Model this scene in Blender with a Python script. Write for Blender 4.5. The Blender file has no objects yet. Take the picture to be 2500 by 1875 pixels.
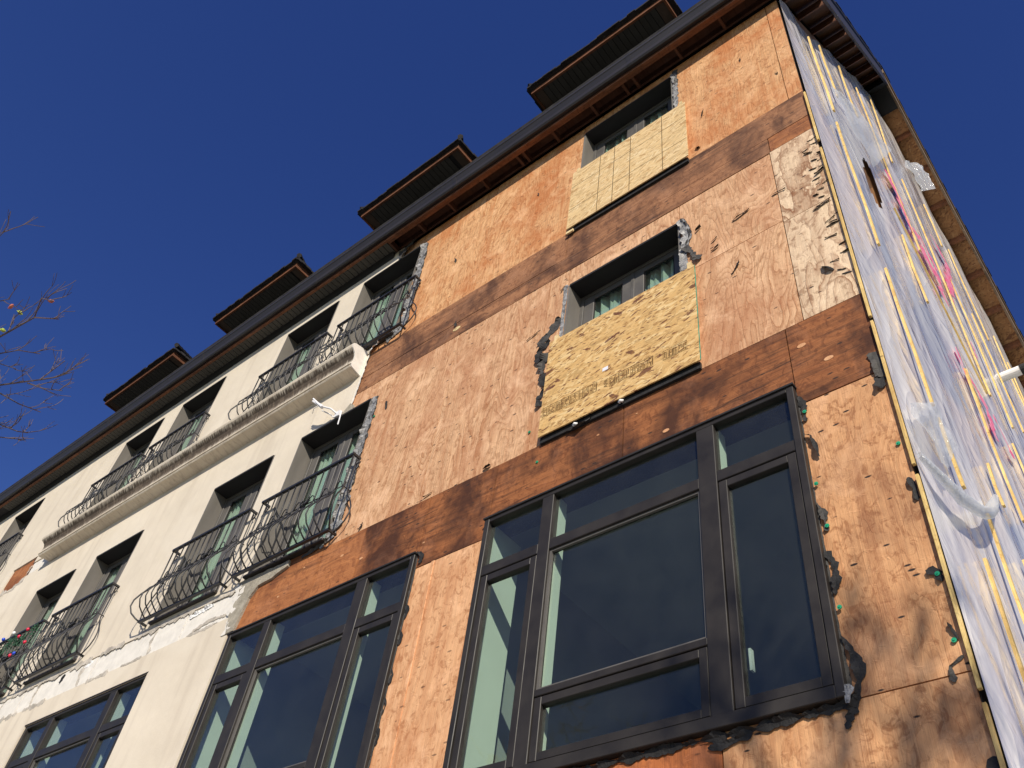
import bpy, bmesh, math, random
from mathutils import Vector, Matrix, noise as mnoise

scn = bpy.context.scene
COL = scn.collection
rnd = random.Random(7)
PI = math.pi
R = math.radians

# ------------------------------------------------------------------ camera
RW = [[0.77191079, 0.6256992, 0.11249108], [-0.4069697, 0.62228767, -0.66868058], [-0.48839472, 0.47038129, 0.73499118]]
CAM = Vector((0.945, -4.2, 1.6))
cd = bpy.data.cameras.new('camera')
cd.sensor_fit = 'HORIZONTAL'
cd.sensor_width = 36.0
cd.lens = 2193.77 / 2500 * 36
cd.clip_start = 0.05
cd.clip_end = 3000
cam = bpy.data.objects.new('camera', cd)
COL.objects.link(cam)
cx, cy, cz = (Vector(r) for r in RW)
m = Matrix((cx, -cy, -cz)).transposed().to_4x4()
m.translation = CAM
cam.matrix_world = m
scn.camera = cam

# ------------------------------------------------------------------ light
SUN_AZ, SUN_EL = R(42), R(31)      # azimuth measured from the facade normal (-Y) towards +X
SD = Vector((math.cos(SUN_EL) * math.sin(SUN_AZ), -math.cos(SUN_EL) * math.cos(SUN_AZ), math.sin(SUN_EL)))
world = bpy.data.worlds.new('World')
scn.world = world
world.use_nodes = True
wn = world.node_tree
bg = wn.nodes['Background']
sky = wn.nodes.new('ShaderNodeTexSky')
sky.sky_type = 'NISHITA'
sky.sun_disc = False
sky.sun_elevation = SUN_EL
sky.sun_rotation = math.atan2(SD.x, SD.y)
sky.altitude = 300
sky.air_density = 1.3
sky.dust_density = 0.3
sky.ozone_density = 5.0
hs = wn.nodes.new('ShaderNodeHueSaturation')
hs.inputs['Saturation'].default_value = 1.21
hs.inputs['Hue'].default_value = 0.526
wn.links.new(sky.outputs[0], hs.inputs['Color'])
wn.links.new(hs.outputs[0], bg.inputs[0])
bg.inputs[1].default_value = 0.095
sl = bpy.data.lights.new('sun', 'SUN')
sl.energy = 5.0
sl.angle = R(0.5)
sl.color = (1.0, 0.92, 0.79)
so = bpy.data.objects.new('sun', sl)
so.rotation_euler = SD.to_track_quat('Z', 'Y').to_euler()
so.location = (20, -20, 25)
COL.objects.link(so)
vs = scn.view_settings
vs.view_transform = 'Standard'
vs.look = 'None'
vs.exposure = 0.0
vs.gamma = 1.0
vs.use_curve_mapping = False

# ------------------------------------------------------------------ node helpers
class NT:
    def __init__(self, name):
        self.mat = bpy.data.materials.new(name)
        self.mat.use_nodes = True
        self.t = self.mat.node_tree
        self.t.nodes.clear()
        self.out = self.t.nodes.new('ShaderNodeOutputMaterial')

    def put(self, sock, v):
        if isinstance(v, bpy.types.NodeSocket):
            self.t.links.new(v, sock)
        elif isinstance(v, (tuple, list)) and sock.type == 'RGBA' and len(v) == 3:
            sock.default_value = (*v, 1)
        else:
            sock.default_value = v

    def n(self, kind, props=None, o=0, **ins):
        nd = self.t.nodes.new('ShaderNode' + kind)
        for k, v in (props or {}).items():
            setattr(nd, k, v)
        for k, v in ins.items():
            s = nd.inputs[int(k[1:])] if k[0] == 'i' and k[1:].isdigit() else nd.inputs[k.replace('_', ' ')]
            self.put(s, v)
        return nd.outputs[o]

    def math(self, op, a, b=0.0, c=0.0, clamp=False):
        return self.n('Math', {'operation': op, 'use_clamp': clamp}, i0=a, i1=b, i2=c)

    def noise(self, vec, scale=1.0, detail=2.0, rough=0.5, dist=0.0, o=0):
        return self.n('TexNoise', None, o, Vector=vec, Scale=scale, Detail=detail, Roughness=rough, Distortion=dist)

    def vmap(self, vec, scale=(1, 1, 1), rot=(0, 0, 0), loc=(0, 0, 0)):
        return self.n('Mapping', None, Vector=vec, Location=loc, Rotation=rot, Scale=scale)

    def ramp(self, fac, stops, interp='LINEAR'):
        nd = self.t.nodes.new('ShaderNodeValToRGB')
        nd.color_ramp.interpolation = interp
        e = nd.color_ramp.elements
        while len(e) < len(stops):
            e.new(0.5)
        for el, (p, c) in zip(e, stops):
            el.position = p
            el.color = (*c, 1) if isinstance(c, (tuple, list)) else (c, c, c, 1)
        self.put(nd.inputs[0], fac)
        return nd.outputs[0]

    def mix(self, f, a, b, mode='MIX'):
        nd = self.t.nodes.new('ShaderNodeMix')
        nd.data_type = 'RGBA'
        nd.blend_type = mode
        self.put(nd.inputs[0], f)
        self.put(nd.inputs[6], a)
        self.put(nd.inputs[7], b)
        return nd.outputs[2]

    def coord(self, rand=True):
        v = self.n('TexCoord', None, 3)
        if rand:
            r = self.n('ObjectInfo', None, 5)
            off = self.n('CombineXYZ', None, X=self.math('MULTIPLY', r, 71.3), Y=self.math('MULTIPLY', r, 13.1), Z=self.math('MULTIPLY', r, 43.7))
            v = self.n('VectorMath', {'operation': 'ADD'}, i0=v, i1=off)
        return v

    def bump(self, h, strength=0.3, dist=0.01):
        return self.n('Bump', None, Strength=strength, Distance=dist, Height=h)

    def pbsdf(self, color, rough=0.7, spec=0.5, normal=None, metal=0.0, **kw):
        ins = {'Base_Color': color, 'Roughness': rough, 'Metallic': metal, 'Specular_IOR_Level': spec}
        ins.update(kw)
        if normal is not None:
            ins['Normal'] = normal
        s = self.n('BsdfPrincipled', None, **ins)
        return s

    def done(self, shader):
        self.t.links.new(shader, self.out.inputs[0])
        return self.mat

M = {}

def wood(name, light, dark, along='Z', freq=9.0, ring=0.55, stain=(0.10, 0.05, 0.03), stain_amt=0.25, speck=0.5, grey=None, scale=1.0, streak=0.0, fiber=0.6, dent=1.0, run=0.7, smin=0.52, smax=0.74, rand=True, bleach=0.6):
    t = NT(name)
    v = t.coord(rand)
    sx, sz = (1.0, 0.24) if along == 'Z' else (0.24, 1.0)
    g = t.vmap(v, (sx * scale, 1, sz * scale))
    f = t.noise(g, 2.1, 2.0, 0.45, 0.55)
    wob = t.noise(t.vmap(v, (sx * 9, 1, sz * 14)), 1.0, 3.0, 0.65, 0.4)
    ph = t.math('ADD', t.math('MULTIPLY', f, freq), t.math('MULTIPLY', wob, 1.1))
    fr = t.math('FRACT', ph)
    rg = t.ramp(fr, [(0.0, 0.06), (0.45, 0.12), (0.82, 0.6), (0.94, 1.0), (1.0, 0.06)])
    # rings fade in and out across the veneer
    fade = t.ramp(t.noise(v, 1.7, 1.0), [(0.28, 0.45), (0.55, 1.0)])
    rm = t.math('MULTIPLY', t.math('MULTIPLY', rg, fade), ring)
    col = t.mix(rm, light, dark)
    # veneer tone bands between sheets of veneer and broad water tint
    band = t.noise(t.vmap(v, ((1.8, 1, 0.12) if along == 'Z' else (0.12, 1, 1.8))), 1.0, 2.0)
    mid = tuple(a * 0.62 + b * 0.38 for a, b in zip(light, dark))
    col = t.mix(t.ramp(band, [(0.40, 0.0), (0.62, 0.85)]), col, t.mix(0.6, col, mid))
    fib = t.noise(t.vmap(v, ((150, 1, 5) if along == 'Z' else (5, 1, 150))), 1.0, 3.0, 0.6)
    col = t.mix(fiber, col, t.ramp(fib, [(0.25, 0.45), (0.75, 1.40)]), 'MULTIPLY')
    dn = t.noise(t.vmap(v, (16, 1, 11)), 1.0, 4.0, 0.65, 1.2)
    col = t.mix(t.math('MULTIPLY', t.ramp(dn, [(0.50, 0.0), (0.64, 1.0)]), 0.62 * dent), col, tuple(c * 0.72 for c in dark))
    # raised chips and dents, raking-light highlights put into the colour
    chip_glint = t.ramp(t.noise(t.vmap(v, (14, 1, 26)), 1.0, 3.0, 0.6, 0.6), [(0.62, 0.0), (0.72, 1.0)])
    col = t.mix(t.math('MULTIPLY', chip_glint, 0.18), col, tuple(min(1, c * 1.35 + 0.04) for c in light))
    # knots
    kv = t.n('TexVoronoi', {'feature': 'F1'}, 0, Vector=t.vmap(v, (1.5, 1, 1.15)), Scale=1.3)
    col = t.mix(t.math('MULTIPLY', t.ramp(kv, [(0.0, 1.0), (0.035, 0.8), (0.05, 0.0)]), 0.7), col, tuple(c * 0.45 for c in dark))
    # stains with a shape of their own
    sn = t.noise(t.vmap(v, (1.1, 1, 0.8)), 1.6, 4.0, 0.65, 0.4)
    sm = t.ramp(sn, [(smin, 0.0), (smax, 1.0)])
    col = t.mix(t.math('MULTIPLY', sm, stain_amt), col, stain)
    # tannin and water runs down the sheet
    rn = t.noise(t.vmap(v, ((12.0, 1, 0.45) if along == 'Z' else (0.8, 1, 7.0)), loc=(3, 0, 7)), 1.0, 4.0, 0.65, 0.5)
    where = t.ramp(t.noise(v, 0.9, 2.0), [(0.36, 0.35), (0.60, 1.0)])
    col = t.mix(t.math('MULTIPLY', t.math('MULTIPLY', t.ramp(rn, [(0.48, 0.0), (0.68, 1.0)]), where), run), col, tuple(c * 0.8 for c in stain) if along == 'X' else tuple(0.5 * a + 0.5 * b for a, b in zip(dark, stain)))
    # bleached, scraped areas
    bl = t.ramp(t.noise(t.vmap(v, (3.2, 1, 2.4), loc=(9, 0, 4)), 1.0, 5.0, 0.65, 0.6), [(0.52, 0.0), (0.70, 1.0)])
    col = t.mix(t.math('MULTIPLY', bl, bleach if along == 'Z' else 0.25), col, tuple(min(1, c * 1.12 + 0.06) for c in light))
    if streak:
        sk = t.noise(t.vmap(v, ((1.2, 1, 22) if along == 'X' else (22, 1, 1.2))), 1.0, 4.0, 0.7, 0.7)
        big = t.ramp(t.noise(v, 1.1, 2.0), [(0.40, 0.1), (0.66, 1.0)])
        col = t.mix(t.math('MULTIPLY', t.math('MULTIPLY', t.ramp(sk, [(0.52, 0.0), (0.66, 1.0)]), big), streak), col, (0.035, 0.018, 0.012))
    if grey:
        gm = t.ramp(t.noise(t.vmap(v, (2.0, 1, 1.4)), 1.5, 5.0, 0.65), [(0.42, 0.0), (0.6, 1.0)])
        col = t.mix(t.math('MULTIPLY', gm, 0.6), col, grey)
    # specks: nail holes, staple ends, scraps of building paper
    d = t.n('TexVoronoi', {'feature': 'F1'}, 0, Vector=t.vmap(v, (9, 1, 26), (0, R(9), 0)), Scale=1.0)
    dc = t.n('TexVoronoi', {'feature': 'F1'}, 1, Vector=t.vmap(v, (9, 1, 26), (0, R(9), 0)), Scale=1.0)
    pick = t.math('GREATER_THAN', t.n('SeparateColor', None, 0, Color=dc), 0.86)
    sp = t.math('MULTIPLY', t.ramp(d, [(0.16, 1.0), (0.24, 0.0)]), pick)
    col = t.mix(t.math('MULTIPLY', sp, speck), col, (0.03, 0.02, 0.016))
    h = t.math('ADD', t.math('MULTIPLY', rm, 0.5), t.math('ADD', t.math('MULTIPLY', fib, 0.5), t.math('MULTIPLY', chip_glint, 0.35)))
    big = t.noise(v, 2.5, 2.0)
    h = t.math('ADD', t.math('ADD', h, t.math('MULTIPLY', big, 2.0)), t.math('MULTIPLY', dn, -0.6))
    M[name] = t.done(t.pbsdf(col, t.ramp(fib, [(0.2, 0.6), (0.8, 0.85)]), 0.3, t.bump(h, 0.6, 0.007)))

wood('ply_gold', (0.78, 0.45, 0.215), (0.40, 0.14, 0.04), freq=19, ring=0.8, stain=(0.50, 0.155, 0.04), stain_amt=0.7, speck=0.7, scale=1.3, fiber=0.5, dent=0.9, smin=0.45, smax=0.66)
wood('ply_tan', (0.77, 0.475, 0.27), (0.36, 0.145, 0.055), freq=24, ring=0.85, stain=(0.45, 0.19, 0.09), stain_amt=0.55, speck=0.9, fiber=0.5, dent=0.85, smin=0.46, smax=0.68)
wood('ply_low', (0.79, 0.46, 0.245), (0.46, 0.175, 0.065), freq=13, ring=0.45, stain=(0.44, 0.165, 0.065), stain_amt=0.5, speck=0.6, fiber=0.35, dent=1.1, smin=0.47, smax=0.7)
wood('ply_corner', (0.72, 0.395, 0.19), (0.40, 0.15, 0.055), freq=24, ring=0.6, stain=(0.17, 0.07, 0.038), stain_amt=0.65, speck=1.0, fiber=0.35, dent=1.1, smin=0.48, smax=0.68)
wood('ply_pale', (0.85, 0.64, 0.425), (0.27, 0.11, 0.045), freq=14, ring=1.0, stain=(0.34, 0.19, 0.11), stain_amt=0.35, speck=1.0, fiber=0.4, run=0.2)
wood('band_brown', (0.42, 0.20, 0.095), (0.20, 0.075, 0.032), along='X', rand=False, freq=12, ring=0.65, stain=(0.075, 0.032, 0.018), stain_amt=0.8, speck=0.9, streak=0.95, run=0.7, smin=0.46, smax=0.62)
wood('band_red', (0.37, 0.138, 0.048), (0.17, 0.05, 0.017), along='X', rand=False, freq=10, ring=0.55, stain=(0.06, 0.022, 0.011), stain_amt=0.92, speck=0.9, streak=0.95, run=0.75, smin=0.45, smax=0.62)
wood('band_rust', (0.47, 0.185, 0.066), (0.27, 0.085, 0.03), along='X', rand=False, freq=10, ring=0.5, stain=(0.17, 0.055, 0.022), stain_amt=0.8, speck=0.7, streak=0.5, run=0.6, smin=0.46, smax=0.64)
wood('ply_red', (0.50, 0.16, 0.05), (0.30, 0.085, 0.03), freq=8, ring=0.4, stain_amt=0.4)
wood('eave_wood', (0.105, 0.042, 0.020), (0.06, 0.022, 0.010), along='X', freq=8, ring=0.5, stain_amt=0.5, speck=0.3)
wood('fascia_wood', (0.20, 0.078, 0.034), (0.10, 0.036, 0.016), along='X', freq=6, ring=0.5, stain=(0.08, 0.035, 0.02), stain_amt=0.5, speck=0.5)
wood('barge_wood', (0.27, 0.19, 0.125), (0.14, 0.09, 0.055), along='X', freq=6, ring=0.6, stain=(0.08, 0.055, 0.04), stain_amt=0.6, speck=0.5)
wood('batten_wood', (0.80, 0.58, 0.22), (0.62, 0.38, 0.12), freq=5, ring=0.4, stain=(0.5, 0.3, 0.1), stain_amt=0.3, speck=0.5, scale=3)
wood('new_wood', (0.80, 0.62, 0.33), (0.62, 0.42, 0.18), freq=5, ring=0.4, stain_amt=0.1, speck=0.2, scale=3)

def osb(name, base, pale, brown, red, dark_thr):
    t = NT(name)
    v = t.coord()
    col = t.mix(t.ramp(t.noise(v, 3.0, 4.0, 0.6), [(0.3, 0.0), (0.7, 1.0)]), base, tuple(a * 0.86 for a in base))
    h = None
    specs = [(12, 8, 34, 0.45), (-25, 9, 40, 0.5), (35, 7, 30, 0.55), (4, 10, 46, 0.5), (-8, 6, 28, 0.55), (62, 8, 36, 0.72)]
    for k, (ang, a, b, thr) in enumerate(specs):
        mv = t.vmap(t.n('VectorRotate', {'rotation_type': 'Y_AXIS'}, Vector=v, Angle=R(ang)), (a, 1, b), (0, 0, 0), (k * 3.7, 0, k * 9.1))
        wv = t.n('VectorMath', {'operation': 'ADD'}, i0=mv, i1=t.n('VectorMath', {'operation': 'SCALE'}, i0=t.noise(mv, 1.2, 2.0, o=1), Scale=0.5))
        d = t.n('TexVoronoi', {'feature': 'DISTANCE_TO_EDGE'}, 0, Vector=wv, Scale=1.0)
        c = t.n('TexVoronoi', {'feature': 'F1'}, 1, Vector=wv, Scale=1.0)
        sep = t.t.nodes.new('ShaderNodeSeparateColor')
        t.t.links.new(c, sep.inputs[0])
        mask = t.math('MULTIPLY', t.math('GREATER_THAN', sep.outputs[0], thr), t.ramp(d, [(0.02, 0.0), (0.07, 1.0)]))
        strand = t.ramp(sep.outputs[1], [(0.0, tuple(x * 0.72 for x in base)), (0.3, base), (0.7, tuple(x * 1.12 for x in base)), (1.0, pale)])
        col = t.mix(t.math('MULTIPLY', mask, 0.75), col, strand)
        hh = t.math('MULTIPLY', mask, sep.outputs[2])
        h = hh if h is None else t.math('MAXIMUM', h, hh)
    for k, (ang, a, b, thr, cc) in enumerate([(14, 5.5, 15, dark_thr + 0.01, red), (-34, 8, 20, dark_thr + 0.01, red), (8, 14, 52, dark_thr - 0.06, brown), (24, 16, 60, dark_thr - 0.06, brown), (18, 11, 46, dark_thr - 0.02, red), (-12, 22, 80, dark_thr - 0.05, red)]):
        mv = t.vmap(t.n('VectorRotate', {'rotation_type': 'Y_AXIS'}, Vector=v, Angle=R(ang)), (a, 1, b), (0, 0, 0), (k * 5.1 + 40, 0, k * 2.3))
        wv = t.n('VectorMath', {'operation': 'ADD'}, i0=mv, i1=t.n('VectorMath', {'operation': 'SCALE'}, i0=t.noise(mv, 3.2, 4.0, o=1), Scale=0.9))
        d = t.n('TexVoronoi', {'feature': 'F1'}, 0, Vector=wv, Scale=1.0)
        c = t.n('TexVoronoi', {'feature': 'F1'}, 1, Vector=wv, Scale=1.0)
        pick = t.math('GREATER_THAN', t.n('SeparateColor', None, 0, Color=c), thr)
        col = t.mix(t.math('MULTIPLY', t.math('MULTIPLY', t.ramp(d, [(0.42, 1.0), (0.5, 0.0)]), pick), 0.85), col, cc)
    M[name] = t.done(t.pbsdf(col, 0.62, 0.35, t.bump(h, 0.5, 0.004)))

osb('osb_bright', (0.64, 0.40, 0.155), (0.84, 0.63, 0.32), (0.34, 0.17, 0.05), (0.11, 0.028, 0.016), 0.945)
osb('osb_pale', (0.71, 0.50, 0.245), (0.86, 0.69, 0.42), (0.42, 0.24, 0.09), (0.48, 0.28, 0.11), 0.97)
osb('osb_deck', (0.30, 0.15, 0.06), (0.42, 0.24, 0.11), (0.17, 0.07, 0.03), (0.13, 0.05, 0.02), 0.96)

def simple(name, color, rough=0.7, var=0.15, vscale=6.0, bump=0.15, bscale=60.0, spec=0.4, metal=0.0, stretch=(1, 1, 1), bdist=0.004):
    t = NT(name)
    v = t.coord()
    nz = t.noise(t.vmap(v, stretch), vscale, 4.0, 0.6)
    col = t.mix(t.ramp(nz, [(0.3, 0.0), (0.7, 1.0)]), tuple(c * (1 - var) for c in color), tuple(min(1, c * (1 + var)) for c in color))
    hn = t.noise(v, bscale, 3.0, 0.6)
    M[name] = t.done(t.pbsdf(col, t.ramp(nz, [(0.2, max(0, rough - 0.1)), (0.8, min(1, rough + 0.1))]), spec, t.bump(hn, bump, bdist), metal))

simple('bronze', (0.030, 0.026, 0.023), 0.5, 0.25, 5, 0.08, 90, 0.32)
simple('sash', (0.115, 0.107, 0.098), 0.5, 0.15, 5, 0.06, 90, 0.4)
simple('jamb_grey', (0.17, 0.155, 0.135), 0.6, 0.12, 4, 0.05, 80, 0.4, stretch=(2, 2, 0.3))
simple('head_dark', (0.022, 0.021, 0.022), 0.7, 0.2, 5, 0.05, 90, 0.3)
simple('iron', (0.022, 0.022, 0.024), 0.45, 0.3, 12, 0.1, 120, 0.5)
simple('gutter_metal', (0.030, 0.026, 0.026), 0.5, 0.15, 3, 0.03, 60, 0.5, stretch=(0.3, 2, 2))
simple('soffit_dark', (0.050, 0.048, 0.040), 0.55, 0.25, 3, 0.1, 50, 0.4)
simple('soffit_frame', (0.09, 0.065, 0.046), 0.65, 0.25, 5, 0.1, 50, 0.3)
simple('shingle', (0.030, 0.028, 0.029), 0.9, 0.5, 14, 0.6, 130, 0.2)
simple('felt', (0.018, 0.017, 0.017), 0.75, 0.5, 20, 0.6, 60, 0.4, bdist=0.01)
simple('felt_grey', (0.060, 0.056, 0.051), 0.75, 0.4, 16, 0.6, 50, 0.4, bdist=0.01)
simple('foil', (0.27, 0.265, 0.255), 0.5, 0.7, 22, 0.9, 60, 0.5, 0.2, bdist=0.012)
simple('mortar', (0.36, 0.325, 0.26), 0.9, 0.3, 12, 0.8, 70, 0.2, bdist=0.012)
simple('smear', (0.52, 0.47, 0.40), 0.9, 0.3, 9, 0.7, 60, 0.2, bdist=0.01)
simple('foam', (0.77, 0.73, 0.66), 0.85, 0.10, 8, 0.4, 140, 0.2)
simple('foam_white', (0.93, 0.93, 0.92), 0.7, 0.05, 8, 0.6, 70, 0.3, bdist=0.01)
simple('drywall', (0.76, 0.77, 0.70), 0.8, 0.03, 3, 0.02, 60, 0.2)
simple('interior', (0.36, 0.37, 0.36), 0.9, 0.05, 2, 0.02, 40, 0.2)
simple('cable_white', (0.80, 0.79, 0.80), 0.45, 0.08, 8, 0.1, 60, 0.5)
simple('pvc', (0.82, 0.80, 0.77), 0.4, 0.06, 5, 0.05, 60, 0.5)
simple('cap_green', (0.02, 0.34, 0.17), 0.4, 0.2, 30, 0.1, 60, 0.5)
simple('ink', (0.17, 0.10, 0.04), 0.8, 0.3, 20, 0.1, 60, 0.2)
simple('ink_line', (0.12, 0.075, 0.03), 0.8, 0.3, 20, 0.1, 60, 0.2)
simple('sticker', (0.80, 0.80, 0.85), 0.5, 0.05, 20, 0.02, 60, 0.4)
simple('edge_green', (0.04, 0.30, 0.20), 0.6, 0.5, 14, 0.1, 60, 0.3)
simple('bark', (0.17, 0.135, 0.115), 0.85, 0.35, 14, 0.6, 60, 0.2)
simple('twig', (0.13, 0.10, 0.10), 0.75, 0.25, 10, 0.3, 60, 0.3)
simple('leaf_red', (0.45, 0.14, 0.09), 0.6, 0.3, 20, 0.1, 60, 0.3)
simple('leaf_green', (0.42, 0.50, 0.06), 0.6, 0.3, 20, 0.1, 60, 0.3)
simple('garland', (0.03, 0.09, 0.05), 0.8, 0.4, 30, 0.3, 60, 0.3)
simple('ball_red', (0.65, 0.02, 0.06), 0.3, 0.1, 10, 0.02, 60, 0.5)
simple('ball_blue', (0.02, 0.07, 0.55), 0.3, 0.1, 10, 0.02, 60, 0.5)
simple('ball_white', (0.85, 0.85, 0.82), 0.3, 0.05, 10, 0.02, 60, 0.5)
simple('asphalt', (0.05, 0.05, 0.052), 0.9, 0.25, 8, 0.6, 160, 0.3)
simple('pavement', (0.34, 0.33, 0.31), 0.85, 0.15, 3, 0.3, 120, 0.3)
simple('soil', (0.10, 0.11, 0.06), 0.95, 0.3, 0.5, 0.4, 30, 0.2)
simple('roofing', (0.035, 0.033, 0.034), 0.9, 0.4, 9, 0.5, 90, 0.2)

def stucco(name, dirty):
    t = NT(name)
    v = t.n('TexCoord', None, 3)
    base = (0.705, 0.62, 0.495)
    mott = t.noise(v, 1.3, 5.0, 0.6)
    col = t.mix(t.ramp(mott, [(0.3, 0.0), (0.7, 1.0)]), tuple(c * 0.93 for c in base), (0.76, 0.675, 0.545))
    # faint run-off streaks
    st = t.noise(t.vmap(v, (5.0, 1, 0.35)), 1.0, 4.0, 0.6, 0.3)
    col = t.mix(t.math('MULTIPLY', t.ramp(st, [(0.52, 0.0), (0.72, 1.0)]), 0.42), col, (0.50, 0.42, 0.33))
    patch = t.ramp(t.noise(v, 0.55, 2.0), [(0.52, 0.0), (0.56, 1.0)])
    col = t.mix(t.math('MULTIPLY', patch, 0.25), col, (0.82, 0.745, 0.62))
    h = t.math('ADD', t.math('MULTIPLY', t.noise(v, 95, 3.0, 0.7), 0.5), t.math('MULTIPLY', t.noise(v, 6, 3.0), 0.9))
    if dirty:
        sep = t.t.nodes.new('ShaderNodeSeparateXYZ')
        t.t.links.new(v, sep.inputs[0])
        z = sep.outputs[2]
        run = t.noise(t.vmap(v, (38, 1, 2.0)), 1.0, 4.0, 0.7, 0.2)
        big = t.noise(t.vmap(v, (1.1, 1, 0.2)), 1.0, 3.0)
        # black mildew in ragged fingers, plus the cove's shade painted into the same band
        zz = t.math('ADD', z, t.math('MULTIPLY', t.math('SUBTRACT', run, 0.5), 0.22))
        mm = t.ramp(t.math('MULTIPLY', t.math('ADD', zz, -10.0), 2.0), [(0.20, 0.0), (0.33, 0.5), (0.44, 1.0), (0.60, 1.0), (0.70, 0.12)])
        amt = t.math('MULTIPLY', mm, t.ramp(big, [(0.25, 0.75), (0.55, 1.0)]))
        col = t.mix(t.math('MULTIPLY', amt, 1.25, clamp=True), col, (0.10, 0.078, 0.06))
        gen = t.ramp(t.noise(t.vmap(v, (20, 6, 6)), 1.0, 5.0, 0.7), [(0.5, 0.0), (0.75, 0.6)])
        col = t.mix(gen, col, (0.34, 0.27, 0.20))
    M[name] = t.done(t.pbsdf(col, 0.9, 0.2, t.bump(h, 0.6, 0.007)))
stucco('stucco', False)
stucco('stucco_dirty', True)

def glass():
    t = NT('glass')
    tr = t.n('BsdfTransparent', None, Color=(0.84, 0.91, 0.875))
    gl = t.n('BsdfGlossy', None, Color=(0.92, 0.92, 0.92), Roughness=0.0)
    v = t.coord()
    fac = t.n('LayerWeight', None, 1, Blend=0.5)       # facing, the same from both sides of the pane
    fr = t.math('ADD', t.math('MULTIPLY', t.math('POWER', fac, 4.0), 0.78), 0.04)
    sh = t.n('MixShader', None, i0=fr, i1=tr, i2=gl)
    dust = t.math('MULTIPLY', t.ramp(t.noise(t.vmap(v, (1.5, 1, 1.5)), 2.0, 5.0, 0.65), [(0.25, 0.4), (0.8, 1.0)]), 0.016)
    sh = t.n('MixShader', None, i0=dust, i1=sh, i2=t.n('BsdfDiffuse', None, Color=(0.7, 0.7, 0.66)))
    M['glass'] = t.done(sh)
glass()

def curtain():
    t = NT('curtain')
    col = (0.68, 0.76, 0.68)
    a = t.n('BsdfDiffuse', None, Color=col)
    b = t.n('BsdfTranslucent', None, Color=col)
    M['curtain'] = t.done(t.n('MixShader', None, i0=0.35, i1=a, i2=b))
curtain()

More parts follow.
